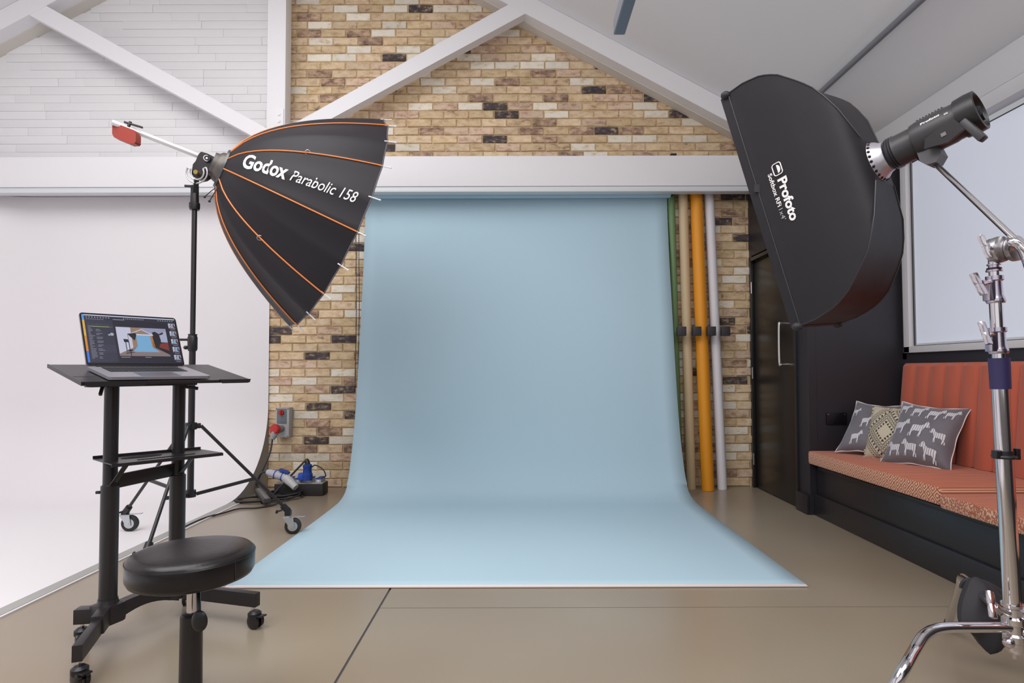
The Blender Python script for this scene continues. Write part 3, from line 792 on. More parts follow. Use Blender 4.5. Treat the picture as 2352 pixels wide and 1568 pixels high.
AH = .054; AZ = .085 + AH / 2
E1 = PZ(176, 1396, .139); E2 = PZ(177, 1482, .139); E3 = PZ(592, 1361, .139); E4 = V((-1.47, 2.66, .139))
for h, e, w in ((H1, E1, .045), (H1, E2, .03), (H2, E3, .03), (H2, E4, .03)):
    a = V((h.x, h.y, AZ)); b = V((e.x, e.y, AZ))
    MB().bar(a, b, w, AH, bev=.002).build('base_arm', BLK, dk)
a, b = V((H1.x, H1.y, 0)), V((H2.x, H2.y, 0)); dd = (b - a).normalized(); nn = V((-dd.y, dd.x, 0))
pts = []
for t in range(13):
    u = t / 12; arch = math.sin(u * math.pi) * .012
    pts.append(a.lerp(b, u) + V((0, 0, .145 + arch - (0.008 if .1 < u < .9 else 0))))
for t in range(12, -1, -1):
    u = t / 12; arch = math.sin(u * math.pi) * .035
    pts.append(a.lerp(b, u) + V((0, 0, .07 + arch)))
MB().prism([p - nn * .02 for p in pts], nn * .04).build('base_beam', BLK, dk, ang=30)
MB().box(V((H1.x, H1.y, .115)), (.095, .085, .075), Matrix.Rotation(R(-20), 3, 'Z'), .015).build('arm_joint', BLK, dk)
MB().bar(V((H1.x, H1.y, .118)), V((H1.x, H1.y, .118)).lerp(V((E2.x, E2.y, .118)), .38), .042, .066, bev=.004).build('arm_bracket', BLK, dk)
def twin_caster(o, x, y, yaw):
    d = V((math.cos(yaw), math.sin(yaw), 0)); s = V((-d.y, d.x, 0)); c = V((x, y, .028)) + d * .012
    k = MB()
    for q in (-1, 1):
        k.lathe(c + s * q * .006, s * q, [(0, .026), (.002, .028), (.012, .028), (.015, .022), (.016, .01)], 20)
    k.build('caster_wheel', mat('caster_black', (34, 30, 32), .2), o)
    MB().lathe(c - d * .005 + V((0, 0, -.004)), V((0, 0, 1)), [(0, .014), (.02, .026), (.036, .026), (.044, .016)], 16).bar(c + V((0, 0, .022)) + d * .012, c + V((0, 0, .026)) + d * .045, .03, .006, bev=.002).build('caster_hood', BLKP, o)
    MB().cyl((x, y, .06), (x, y, .088), .007, n=10).build('caster_stem', CHROME, o)
for e, h, yaw in ((E1, H1, -.9), (E2, H1, -.5), (E3, H2, -.4), (E4, H2, -1.2)):
    dq = (V((e.x, e.y, 0)) - h).normalized()
    twin_caster(dk, e.x - dq.x * .02, e.y - dq.y * .02, yaw)
# crossbar and middle shelf
ca, cb = H1 + V((0, 0, .605)), H2 + V((0, 0, .618))
MB().bar(ca, cb, .015, .052, bev=.002).build('cross_bar', BLK, dk)
S = [PZ(213, 1053, .687), PZ(256, 1066, .687), PZ(512, 1039, .687), PZ(461, 1031, .687)]
sh = MB().prism(S, (0, 0, -.004))
def strip(mb, p, q, h, z0, t=.004): 
    mb.prism([p + V((0, 0, z0)), q + V((0, 0, z0)), q + V((0, 0, z0 + h)), p + V((0, 0, z0 + h))], (V((0, 0, 1)).cross(q - p)).normalized() * t)
strip(sh, S[0], S[3], .012, -.002); strip(sh, S[2], S[1], .01, -.012)
sh.build('middle_shelf', BLK, dk)
sc_ = (S[0] + S[1] + S[2] + S[3]) / 4
for (u, w1, w2) in ((-.035, .2, .05), ):
    pts = [sc_ + Wd * (-.055 + .075 * math.cos(t * .628)) + Dd * (.03 + .03 * math.sin(t * .628)) + V((0, 0, .0008)) for t in range(10)]
    MB().prism(pts, (0, 0, .0006)).build('shelf_cutout', mat('cutout_black', (14, 13, 14), .8), dk)
    MB().bar(sc_ + Wd * -.1 - Dd * .055 + V((0, 0, .001)), sc_ + Wd * .11 - Dd * .055 + V((0, 0, .001)), .012, .0012).build('shelf_slot', mat('cutout_black', (0, 0, 0)), dk)
for h in (H1, H2):
    p = h - Dd * .026 + V((0, 0, .6)); q = h - Dd * .10 + V((0, 0, .68)) + Wd * .02
    MB().bar(p, q, .022, .004, bev=.001).build('shelf_brace', BLK, dk)
# tray (tilted)
FL, FR, RLc, RRc = P(190, 878, 2.045), P(575, 871, 2.518), P(112, 837, 2.29), P(478, 837, 2.764)
tn = (FR - FL).cross(RLc - FL).normalized(); tn = tn if tn.z > 0 else -tn
cutR, cutF = RLc.lerp(RRc, .23), FL.lerp(FR, .245)
g_ = (FR - FL).normalized() * .0015
MB().prism([cutF + g_, FR, RRc, cutR + g_], tn * -.012).build('tray_top', BLK, dk)
MB().prism([FL, cutF - g_, cutR - g_, RLc], tn * -.012).build('tray_flap', BLK, dk)
MB().bar(FL.lerp(RLc, .3) + tn * .0005, FL.lerp(RLc, .3) + (cutF - FL) * .95 + tn * .0005, .003, .001).build('flap_line', mat('line_grey', (110, 108, 108), .5), dk)
lp = MB()
for u0, u1, hh in ((.0, .34, .016), (.78, 1.0, .014)):
    p, q = FL.lerp(FR, u0), FL.lerp(FR, u1)
    lp.prism([p + V((0, 0, .002)), q + V((0, 0, .002)), q + V((0, 0, -hh + .004)) - (q - p).normalized() * .006, q + V((0, 0, -hh)) - (q - p).normalized() * .012, p + V((0, 0, -hh)) + (q - p).normalized() * .012, p + V((0, 0, -hh + .004)) + (q - p).normalized() * .006], -Dd * .006)
lp.build('tray_lip', BLKP, dk)
MB().prism([FL + V((0, 0, .002)), RLc + V((0, 0, .002)), RLc + V((0, 0, -.012)), FL + V((0, 0, -.012))], -Wd * .005).build('tray_side_lip', BLK, dk)
tcn = (FL + FR + RLc + RRc) / 4
MB().bar(H1 + V((0, 0, .985)) - Wd * .08, H2 + V((0, 0, .985)) + Wd * .06, .05, .03, bev=.003).build('tray_support', BLKP, dk)
lv0 = P(243, 886, 2.2); 
MB().bar(P(262, 884, 2.22), lv0, .014, .014, bev=.003).bar(lv0 + V((-.01, 0, .004)), P(230, 907, 2.17), .011, .012, bev=.003).build('tilt_lever', BLKP, dk)
MB().bar(H2 + V((.02, 0, .965)), H2 + V((.07, .02, .955)), .014, .014, bev=.003).build('tilt_lever', BLKP, dk)
MB().bar(H1 + V((-.03, -.01, .57)), H1 + V((-.045, -.01, .57)), .01, .01).build('lock_screw', BLKP, dk)

# ---------------------------------------------------------------- laptop
td = (RLc - FL).normalized(); tw = (FR - FL).normalized()
def on_tray(p):  # drop to tray plane
    return V((p.x, p.y, FL.z - (tn.x * (p.x - FL.x) + tn.y * (p.y - FL.y)) / tn.z))
lf = on_tray(PZ(250, 866, 1.0).lerp(P(250, 866, 2.12), 1))
LW, LD = .358, .248
lt = thing('laptop', lf, 'open grey laptop showing a photo editing screen on the rolling desk', 'laptop')
o0 = lf + tn * .004
lw = tw; ld = (tn.cross(lw)).normalized(); ld = ld if ld.dot(Dd) > 0 else -ld
fx = lambda u, w, h=0: o0 + lw * u + ld * w + tn * h
base = MB()
cr = .012
def rrect(w, h, r, n=4):
    pts = []
    for cx_, cy_, a0 in ((w - r, r, -90), (w - r, h - r, 0), (r, h - r, 90), (r, r, 180)):
        for i in range(n + 1): a = R(a0 + 90 * i / n); pts.append((cx_ + r * math.cos(a), cy_ + r * math.sin(a)))
    return pts
SPG = mat('space_grey', (148, 145, 153), .38, .35)
base.prism([fx(u, w, 0) for u, w in rrect(LW, LD, cr)], tn * .011)
base.build('base_case', SPG, lt, ang=50)
MB().prism([fx(u + .04, w + .115, .0112) for u, w in rrect(LW - .08, .108, .004)], tn * .0006).build('keyboard_bed', mat('key_black', (26, 26, 30), .5), lt)
ky = MB()
for r_ in range(6):
    n = 14 if r_ else 5; tot = LW - .084
    wid = [1] * 14 if r_ else [1.2, 1.2, 1.2, 6, 2.4]
    s_ = sum(wid); x = .042
    for w_ in wid:
        kw = tot * w_ / s_
        ky.prism([fx(x + .001 + u, .117 + r_ * .0175 + w, .0118) for u, w in ((0, 0), (kw - .002, 0), (kw - .002, .0155), (0, .0155))], tn * .001)
        x += kw
ky.build('keys', mat('keycap_black', (38, 38, 42), .5), lt, kind='stuff')
MB().prism([fx(LW / 2 - .07 + u, .01 + w, .0112) for u, w in rrect(.14, .09, .004)], tn * .0003).build('trackpad', mat('trackpad_grey', (118, 116, 124), .3, .5), lt)
MB().bar(fx(.03, LD - .004, .011), fx(LW - .03, LD - .004, .011), .012, .009, bev=.002).build('hinge', BLKP, lt)
# lid
hg = fx(0, LD - .003, .012)
tl = P(181.5, 709, 2.335)
tr2 = P(404, 722, 2.62)
lu = ((tl - hg) - lw * (tl - hg).dot(lw)).normalized(); LH = .238
ln = lw.cross(lu).normalized(); ln = ln if ln.y < 0 else -ln
sx_ = lambda u, w, h=0: hg + lw * u + lu * w + ln * h
MB().prism([sx_(u, w, -.006) for u, w in rrect(LW, LH, .012)], ln * .006).build('lid_case', SPG, lt, ang=50)
MB().prism([sx_(u + .001, w + .001, 0) for u, w in rrect(LW - .002, LH - .002, .011)], ln * .0008).build('screen_bezel', mat('bezel_black', (16, 14, 18), .2), lt, ang=50)
S0, SU, SV, SWd, SHt = (.007, .014), lw, lu, LW - .014, LH - .022
def sq(mb, u0, v0, u1, v1, mi, h=0):
    f = lambda u, v: sx_(S0[0] + u * SWd, S0[1] + (1 - v) * SHt, .0010 + h)
    mb.add([f(u0, v1), f(u1, v1), f(u1, v0), f(u0, v0)], [(0, 1, 2, 3)], mi)
def sp_(mb, pts, mi, h=0):
    f = lambda u, v: sx_(S0[0] + u * SWd, S0[1] + (1 - v) * SHt, .0010 + h)
    mb.add([f(u, v) for u, v in pts], [tuple(range(len(pts)))], mi)
scols = [('ui_dark', (40, 40, 58)), ('ui_panel', (50, 50, 70)), ('ui_darkest', (34, 33, 48)), ('ui_blue', (84, 150, 225)), ('ui_yellow', (222, 178, 74)),
         ('ui_orange', (216, 138, 48)), ('ui_pale', (196, 206, 226)), ('ui_text', (170, 172, 188)), ('ui_green', (170, 200, 100)), ('ui_red', (170, 66, 80)),
         ('pic_white', (200, 200, 222)), ('pic_brick', (150, 126, 104)), ('pic_blue', (120, 172, 214)), ('pic_floor', (136, 118, 116)), ('pic_black', (30, 28, 38)),
         ('pic_rust', (128, 52, 44)), ('pic_grey', (150, 152, 182)), ('ui_row', (62, 62, 84)), ('ui_deepblue', (60, 120, 225)), ('pic_orange', (190, 120, 60)), ('pic_wall', (166, 172, 200))]
SM = [emit(n, c, .85) for n, c in scols]; SI = {n: i for i, (n, c) in enumerate(scols)}
sc = MB()
sq(sc, 0, 0, 1, 1, SI['ui_dark']); h = 1e-4
sq(sc, .02, .0, 1, .022, SI['ui_pale'], h)
sq(sc, 0, 0, .022, .12, SI['ui_blue'], h); sq(sc, 0, .12, .022, .45, SI['ui_yellow'], h); sq(sc, 0, .45, .022, .76, SI['ui_orange'], h); sq(sc, 0, .76, .022, .99, SI['ui_deepblue'], h)
sq(sc, .03, .1, .30, .98, SI['ui_panel'], h); sq(sc, .305, .1, .925, .98, SI['ui_darkest'], h)
h = 2e-4
rt = random.Random(3)
for i in range(9): sq(sc, .04 + i * .028, .045, .052 + i * .028, .062, SI['ui_text'], h)
for i in range(10): sq(sc, .042 + i * .018, .085, .050 + i * .018, .098, SI['ui_text'], h)
for i in range(11): sq(sc, .42 + i * .021, .045, .43 + i * .021, .06, SI['ui_text'], h)
for i in range(7): sq(sc, .80 + i * .027, .045, .812 + i * .027, .062, SI['ui_text'], h)
sq(sc, .31, .075, .43, .085, SI['ui_text'], h)
hist = [.225, .14, .19, .18, .17, .18, .165, .155, .17, .165, .175, .19, .18, .195, .165, .19, .21, .215]
sp_(sc, [(.04, .228)] + [(.04 + .25 * i / 17, hist[i] + .02) for i in range(18)] + [(.29, .228)], SI['ui_row'], h)
sq(sc, .045, .243, .09, .252, SI['ui_text'], h); sq(sc, .09, .243, .26, .252, SI['ui_green'], h); sq(sc, .26, .243, .30, .252, SI['ui_red'], h)
for i in range(24):
    v = .28 + i * .027
    if 12 < i < 19: sq(sc, .075, v, .30, v + .014, SI['ui_row'], h)
    sq(sc, .045, v, .045 + rt.uniform(.02, .06), v + .006, SI['ui_text'], h + 1e-4)
    if i % 3: sq(sc, .12, v, .12 + rt.uniform(.02, .07), v + .006, SI['ui_text'], h + 1e-4)
for cu_, cv_, rr_ in ((.248, .415, .011), (.277, .40, .02)):
    sp_(sc, [(cu_ + rr_ * math.cos(t * .52), cv_ + 1.6 * rr_ * math.sin(t * .52)) for t in range(12)], SI['ui_text'], h)
def thumb(u0, v0, u1, v1, h):
    f = lambda u, v: (u0 + (u1 - u0) * u, v0 + (v1 - v0) * v)
    pg = lambda pts, c, k: sp_(sc, [f(*p) for p in pts], SI[c], h + k * 1e-4)
    pg([(0, 0), (1, 0), (1, 1), (0, 1)], 'pic_white', 0)
    pg([(.28, 0), (.68, 0), (.72, .7), (.28, .72)], 'pic_brick', 1)
    pg([(.46, 0), (1, 0), (1, .55), (.70, .27)], 'pic_grey', 2)
    pg([(.70, .25), (1, .25), (1, .95), (.68, .70)], 'pic_black', 3)
    pg([(.84, .18), (1, .1), (1, .5), (.86, .5)], 'pic_wall', 4)
    pg([(.84, .55), (1, .50), (1, .80), (.80, .68)], 'pic_rust', 5)
    pg([(0, 1), (0, .93), (.3, .70), (.72, .70), (1, .95), (1, 1)], 'pic_floor', 4)
    pg([(.37, .28), (.65, .28), (.66, .68), (.80, .86), (.26, .86), (.37, .66)], 'pic_blue', 6)
    pg([(.37, .23), (.72, .23), (.72, .28), (.37, .28)], 'pic_white', 7)
    pg([(.28, .20), (.49, .05), (.70, .22), (.68, .24), (.49, .08), (.28, .23)], 'pic_white', 7)
    for q in (.655, .68): pg([(q, .28), (q + .015, .28), (q + .04, .70), (q + .025, .70)], 'pic_orange', 7)
    pg([(.20, .235), (.36, .19), (.38, .26), (.33, .47)], 'pic_black', 8)
    pg([(.205, .24), (.212, .24), (.212, .6), (.205, .6)], 'pic_black', 8)
    pg([(.70, .16), (.76, .12), (.84, .2), (.86, .45), (.80, .60), (.76, .60)], 'pic_black', 8)
    pg([(.84, .2), (.93, .13), (.93, .2), (.85, .25)], 'pic_black', 8)
    pg([(.11, .42), (.20, .43), (.21, .53), (.12, .53)], 'pic_black', 8)
    for q in (.14, .2): pg([(q, .5), (q + .015, .5), (q + .015, .86), (q, .86)], 'pic_black', 8)
    pg([(.17, .80), (.26, .78), (.26, .83), (.17, .85)], 'pic_black', 9)
    pg([(.21, .83), (.225, .83), (.225, 1), (.21, 1)], 'pic_black', 9)
    pg([(.12, .9), (.3, .86), (.3, .88), (.13, .93)], 'pic_black', 9)
thumb(.325, .235, .872, .85, 3e-4)
sq(sc, .335, .875, .43, .884, SI['ui_text'], h); sq(sc, .59, .872, .655, .881, SI['ui_text'], h)
for i in range(5):
    v = .105 + i * .178
    thumb(.915, v, .992, v + .115, 3e-4); sq(sc, .93, v + .14, .985, v + .147, SI['ui_text'], h)
sc.build('screen_picture', SM, lt, flat=True, recalc=False)

# ---------------------------------------------------------------- stool
SC = V((-.968, 1.762, 0))
st = thing('stool', SC, 'round black leather stool with a gas lift lever in front of the desk', 'stool')
LEA = mat('black_leather', (28, 25, 27), .3, bump=.06, bscale=90, spec=.4)
sr, zt_ = .170, .505
MB().lathe(SC + V((0, 0, zt_ - .085)), (0, 0, 1), [(0, .12), (0, sr - .02), (.006, sr - .006), (.018, sr), (.062, sr + .001), (.07, sr - .002), (.078, sr - .010), (.083, sr - .03), (.086, .08), (.0865, .01)], 64).build('seat', LEA, st, ang=50)
MB().tube([SC + V((math.cos(a * .0982) * (sr + .0005), math.sin(a * .0982) * (sr + .0005), zt_ - .02)) for a in range(64)], .0018, 6, closed=True).build('seat_piping', LEA, st)
for az in (-22, 160):
    a = R(az); MB().tube([SC + V((math.cos(a) * (sr + .0005), math.sin(a) * (sr + .0005), zt_ - .022 - z * .01)) for z in range(6)], .0016, 6).build('seat_seam', BLKP, st)
MB().box(SC + V((0, 0, zt_ - .092)), (.10, .10, .016), Matrix.Rotation(R(25), 3, 'Z'), .002).build('seat_plate', BLKP, st)
MB().cyl(SC + V((0, 0, .30)), SC + V((0, 0, zt_ - .09)), .014, n=20).build('gas_piston', CHROME, st)
MB().lathe(SC + V((0, 0, .05)), (0, 0, 1), [(0, .032), (.26, .030), (.265, .026), (.268, .015)], 28).build('lift_cover', BLK, st)
vr = V((SC.x, SC.y, 0)).normalized(); vp = V((vr.y, -vr.x, 0))
q0 = SC + V((0, 0, zt_ - .095)) - vr * .02 + vp * .012
lvp = [q0, q0 - vr * .05 + vp * .004 + V((0, 0, -.02)), q0 - vr * .075 + vp * .006 + V((0, 0, -.06))]
MB().tube(smooth_path(lvp, 4), .006, 8).sphere(q0 - vr * .083 + vp * .008 + V((0, 0, -.085)), .026, 14, 10, (.9, .35, 1.15)).build('lift_lever', BLKP, st)
va = math.atan2(vr.y, vr.x)
for k in range(4):
    a = va + R(90) * k + (R(-4) if k == 1 or k == 3 else 0); dq = V((math.cos(a), math.sin(a), 0)); e = SC + dq * .235
    MB().tube([SC + dq * .02 + V((0, 0, .052)), SC + dq * .12 + V((0, 0, .048)), e + V((0, 0, .042))], lambda t: .019 - .006 * t, 12).build('base_leg', BLK, st)
    twin = MB()
    s_ = V((-dq.y, dq.x, 0))
    for q in (-1, 1): twin.lathe(e + V((0, 0, .02)) + s_ * q * .003, s_ * q, [(0, .018), (.001, .02), (.01, .02), (.011, .01)], 16)
    twin.build('caster_wheel', BLKP, st)

# ---------------------------------------------------------------- bench
Y0, Y1 = .8, YR - .01
bn = thing('bench', (2.4, 2.6, 0), 'long black built in bench with a terracotta channelled backrest under the window', 'bench')
MB().box(((2.115 + XR) / 2, (Y0 + Y1) / 2, .175), (XR - 2.115 - .002, Y1 - Y0, .35), bev=.002).build('bench_box', BLACKS, bn)
MB().box((2.105, (Y0 + Y1) / 2 - .0, .075), (.018, Y1 - Y0, .15), bev=.003).build('bench_plinth', BLACKS, bn)
MB().box((2.11, 2.6, .336), (.02, 3.1, .024), bev=.003).build('bench_rail', BLACKS, bn)
def fabric(name, kind):
    m = bpy.data.materials.new(name); m.use_nodes = True; nt = m.node_tree; b = nt.nodes['Principled BSDF']
    b.inputs['Roughness'].default_value = .85; b.inputs['Sheen Weight'].default_value = .15
    N_ = lambda t, **k: nt.nodes.new(t)
    def math_(op, a, c=None):
        n = nt.nodes.new('ShaderNodeMath'); n.operation = op
        for i, x in enumerate((a, c)):
            if x is None: continue
            if isinstance(x, (int, float)): n.inputs[i].default_value = x
            else: nt.links.new(x, n.inputs[i])
        return n.outputs[0]
    g = nt.nodes.new('ShaderNodeNewGeometry'); s = nt.nodes.new('ShaderNodeSeparateXYZ'); nt.links.new(g.outputs['Position'], s.inputs[0])
    sn = nt.nodes.new('ShaderNodeSeparateXYZ'); nt.links.new(g.outputs['Normal'], sn.inputs[0])
    x, y, z = s.outputs
    top = math_('GREATER_THAN', sn.outputs[2], .6)
    mixf = None
    if kind == 'diamond':
        q = .06
        a = math_('ABSOLUTE', math_('SUBTRACT', math_('FRACT', math_('DIVIDE', math_('ADD', y, 10), q)), .5))
        c = math_('ABSOLUTE', math_('SUBTRACT', math_('FRACT', math_('DIVIDE', math_('ADD', z, .01), q)), .5))
        d = math_('ADD', a, c)
        mixf = math_('GREATER_THAN', math_('SINE', math_('MULTIPLY', d, 22)), .15)
    else:
        n = nt.nodes.new('ShaderNodeTexNoise'); n.inputs['Scale'].default_value = 190; n.inputs['Detail'].default_value = 1
        mp = nt.nodes.new('ShaderNodeMapping'); mp.inputs['Scale'].default_value = (1, 1, .55); nt.links.new(g.outputs['Position'], mp.inputs[0]); nt.links.new(mp.outputs[0], n.inputs['Vector'])
        mixf = math_('GREATER_THAN', n.outputs['Fac'], .53)
    w = nt.nodes.new('ShaderNodeTexNoise'); w.inputs['Scale'].default_value = 12
    mp2 = nt.nodes.new('ShaderNodeMapping'); mp2.inputs['Scale'].default_value = (.2, 9, 1); nt.links.new(g.outputs['Position'], mp2.inputs[0]); nt.links.new(mp2.outputs[0], w.inputs['Vector'])
    topc = nt.nodes.new('ShaderNodeMixRGB'); topc.inputs[1].default_value = (*lin((188, 102, 72)), 1); topc.inputs[2].default_value = (*lin((208, 138, 104)), 1)
    nt.links.new(math_('MULTIPLY', math_('GREATER_THAN', w.outputs['Fac'], .6), .6), topc.inputs[0])
    fc = nt.nodes.new('ShaderNodeMixRGB'); nt.links.new(mixf, fc.inputs[0])
    fc.inputs[1].default_value = (*lin((168, 92, 66)), 1); fc.inputs[2].default_value = (*lin((218, 180, 150)), 1)
    mm = nt.nodes.new('ShaderNodeMixRGB'); nt.links.new(top, mm.inputs[0]); nt.links.new(fc.outputs[0], mm.inputs[1]); nt.links.new(topc.outputs[0], mm.inputs[2])
    nt.links.new(mm.outputs[0], b.inputs['Base Color'])
    return m
s1 = MB().box((2.355, 3.535, .41), (.61, 1.30, .092), bev=.018).build('seat_pad', fabric('diamond_fabric', 'diamond'))
s1['label'] = 'orange bench seat pad with a woven diamond front edge beneath the cushions'; s1['category'] = 'seat pad'
s2 = MB().box((2.355, 2.005, .392), (.63, 1.74, .072), bev=.018).build('seat_pad', fabric('speckled_fabric', 'speckle'))
s2['label'] = 'lower orange bench seat pad with a speckled front edge behind the chrome stand'; s2['category'] = 'seat pad'
# channel tufted back
TER = mat('terracotta_fabric', (182, 90, 67), .85, bump=.05, bscale=120, sheen=.2)
bk = bpy.data.objects.new('backrest', None); COL.objects.link(bk); bk.parent = bn; bk.location = V((2.68, 2.6, .456)) - V(bn.location); bk['label'] = 'terracotta upholstered backrest with vertical channels'
YB0, YB1, nch = Y0 + .02, 4.13, 24
cw = (YB1 - YB0) / nch
for i in range(nch):
    ya, yb2 = YB1 - (i + 1) * cw, YB1 - i * cw
    m = MB(); rows = [(.458, .0), (.60, .018), (.9, .055), (1.05, .075), (1.068, .085), (1.072, .10)]
    n = 8; vs = []
    for z, dx in rows:
        for k in range(n + 1):
            t = k / n; bul = .03 * (1 - (2 * t - 1) ** 2) ** .6
            vs.append(V((2.655 + dx * .75 - bul * (1 if z < 1.06 else .4), ya + (yb2 - ya) * t, z)))
    nr = len(rows)
    for z in (1.072, .458):
        for k in range(n + 1): vs.append(V((XR - .002, ya + (yb2 - ya) * k / n, z)))
    fs = [(j * (n + 1) + k, j * (n + 1) + k + 1, (j + 1) * (n + 1) + k + 1, (j + 1) * (n + 1) + k) for j in range(nr + 1) for k in range(n)]
    e1 = tuple(j * (n + 1) for j in range(nr + 2)); e2 = tuple(j * (n + 1) + n for j in range(nr + 2))
    m.add(vs, fs + [e1, e2[::-1]]).build('back_channel', TER, bk, ang=40)

# ---------------------------------------------------------------- cushions
GVEL = mat('grey_velvet', (112, 108, 116), .6, var=.25, vscale=7, sheen=.5)
def zebra_outline():
    body = [(1.0, .66), (.93, .60), (.82, .66), (.75, .56), (.72, .42), (.70, .20), (.715, .02), (.655, .02), (.64, .22), (.61, .36), (.45, .33), (.30, .36), (.22, .22), (.245, .02), (.185, .02), (.145, .20), (.12, .42), (.09, .60), (.15, .70), (.32, .72), (.58, .70), (.70, .80), (.80, .95), (.83, 1.02), (.86, .95), (.93, .88)]
    leg1 = [(.60, .36), (.56, .02), (.61, .02), (.66, .30)]
    leg2 = [(.24, .36), (.07, .20), (.055, .02), (.11, .02), (.145, .17), (.30, .34)]
    return body, leg1, leg2
zm = bpy.data.materials.new('zebra_print'); zm.use_nodes = True; nt = zm.node_tree; b = nt.nodes['Principled BSDF']; b.inputs['Roughness'].default_value = .6
uv = nt.nodes.new('ShaderNodeUVMap'); wv = nt.nodes.new('ShaderNodeTexWave'); wv.inputs['Scale'].default_value = 2.7; wv.inputs['Distortion'].default_value = 2.5; wv.inputs['Detail'].default_value = 1
nt.links.new(uv.outputs[0], wv.inputs[0]); cr_ = nt.nodes.new('ShaderNodeValToRGB'); cr_.color_ramp.interpolation = 'LINEAR'
cr_.color_ramp.elements[0].position = .05; cr_.color_ramp.elements[0].color = (*lin((74, 72, 78)), 1); cr_.color_ramp.elements[1].position = .15; cr_.color_ramp.elements[1].color = (*lin((214, 212, 218)), 1)
nt.links.new(wv.outputs[0], cr_.inputs[0]); nt.links.new(cr_.outputs[0], b.inputs['Base Color'])
def cushion(corners, thick, name, label, m, piping=None, prints=(), puff=.35, fringe=False, pull=.06, seed=1):
    BL_, BR_, TL_, TR_ = [V(c) for c in corners]
    nrm = (BR_ - BL_).cross(TL_ - BL_).normalized(); nrm = nrm if nrm.y < 0 else -nrm
    rd = random.Random(seed); ph = [rd.uniform(0, 6) for _ in range(6)]
    def srf(u, v, side, off=0):
        # pinch edges towards the middle between corners
        uu = u * (1 - pull * (1 - v * v)); vv = v * (1 - pull * (1 - u * u))
        a, c = (uu + 1) / 2, (vv + 1) / 2
        p = BL_ * (1 - a) * (1 - c) + BR_ * a * (1 - c) + TL_ * (1 - a) * c + TR_ * a * c
        t = thick * max(0, (1 - abs(u) ** 2.4)) ** .55 * max(0, (1 - abs(v) ** 2.4)) ** .55
        wr = .004 * math.sin(u * 5 + v * 3 + ph[0]) * math.sin(v * 4 - u * 2 + ph[1]) * (1 - u * u) ** .5 * (1 - v * v) ** .5
        return p + nrm * (side * t * .5 + wr + off * side)
    cen = (BL_ + BR_ + TL_ + TR_) / 4
    o = thing(name, cen, label, 'cushion', 'scatter cushions on the bench')
    n = 22
    mb = MB(); vs = []; uvs = []
    for side in (1, -1):
        for j in range(n + 1):
            for i in range(n + 1):
                u, v = i / n * 2 - 1, j / n * 2 - 1
                vs.append(srf(u, v, side, .0015)); uvs.append((i / n, j / n))
    q = (n + 1) ** 2
    fs = []
    for j in range(n):
        for i in range(n):
            a = j * (n + 1) + i; fs.append((a, a + 1, a + n + 2, a + n + 1)); fs.append((q + a, q + a + n + 1, q + a + n + 2, q + a + 1))
    bd_ = [i for i in range(n + 1)] + [j * (n + 1) + n for j in range(1, n + 1)] + [n * (n + 1) + i for i in range(n - 1, -1, -1)] + [j * (n + 1) for j in range(n - 1, 0, -1)]
    for k in range(len(bd_)): a, c = bd_[k], bd_[(k + 1) % len(bd_)]; fs.append((a, q + a, q + c, c))
    c_ = mb.add(vs, fs).build('cushion_cover', m, o, ang=70)
    ul = c_.data.uv_layers.new(name='UVMap')
    for l in c_.data.loops: ul.data[l.index].uv = uvs[l.vertex_index]
    if piping:
        edge = []
        for k in range(4 * n):
            s_, t = divmod(k, n); t = t / n * 2 - 1
            u, v = ((t, -1), (1, t), (-t, 1), (-1, -t))[s_]
            edge.append(srf(u, v, 1, 0) + nrm * .003 * math.sin(k * .8))
        MB().tube(edge, .0035, 6, closed=True).build('piping', piping, o)
    if fringe:
        fr = MB(); 
        for k in range(64):
            s_, t = divmod(k, 16); t = (t + .5) / 8 - 1
            u, v = ((t, -1), (1, t), (-t, 1), (-1, -t))[s_]
            fr.sphere(srf(u, v, 1, 0) + nrm * rd.uniform(-.004, .004), rd.uniform(.008, .013), 8, 5)
        fr.build('fringe', fringe, o, kind='stuff')
    for (u, v, s, flip, rot) in prints:
        z = MB(); UV = []
        for poly in zebra_outline():
            bm = bmesh.new(); bvs = [bm.verts.new((x, y, 0)) for x, y in poly]; bm.faces.new(bvs); bmesh.ops.triangulate(bm, faces=bm.faces[:])
            bmesh.ops.subdivide_edges(bm, edges=bm.edges[:], cuts=1, use_grid_fill=True)
            bm.verts.index_update()
            vv = []
            for w in bm.verts:
                x, y = (w.co.x - .5), (w.co.y - .5) * .95; UV.append((w.co.x, w.co.y))
                if flip: x = -x
                x, y = x * math.cos(rot) - y * math.sin(rot), x * math.sin(rot) + y * math.cos(rot)
                vv.append(srf(max(-.97, min(.97, u + x * s)), max(-.97, min(.97, v + y * s)), 1, .0035))
            z.add(vv, [[w.index for w in f.verts] for f in bm.faces]); bm.free()
        zo = z.build('zebra_print', zm, o, recalc=False)
        ul = zo.data.uv_layers.new(name='UVMap')
        for l in zo.data.loops: ul.data[l.index].uv = UV[l.vertex_index]
    return o
PIPW = mat('white_piping', (226, 216, 218), .5)
zp = [(-.62, .10, .58, 0, 0), (.02, .02, .62, 0, -.05), (.62, -.12, .50, 1, 0), (-.62, -.62, .5, 1, 0), (-.12, -.60, .56, 1, -.05), (.45, -.66, .58, 1, -.15), (-.7, .74, .42, 0, 0), (-.2, .68, .5, 0, 0), (.32, .62, .5, 0, -.05), (.74, .66, .38, 0, 0)]
cushion([P(2020, 1064, 3.70), P(2183, 1084, 3.36), P(2073, 922, 3.79), P(2231, 938, 3.47)], .17, 'cushion', 'large grey cushion with zebras and white piping in front of the backrest', GVEL, PIPW, zp, pull=.11, seed=2)
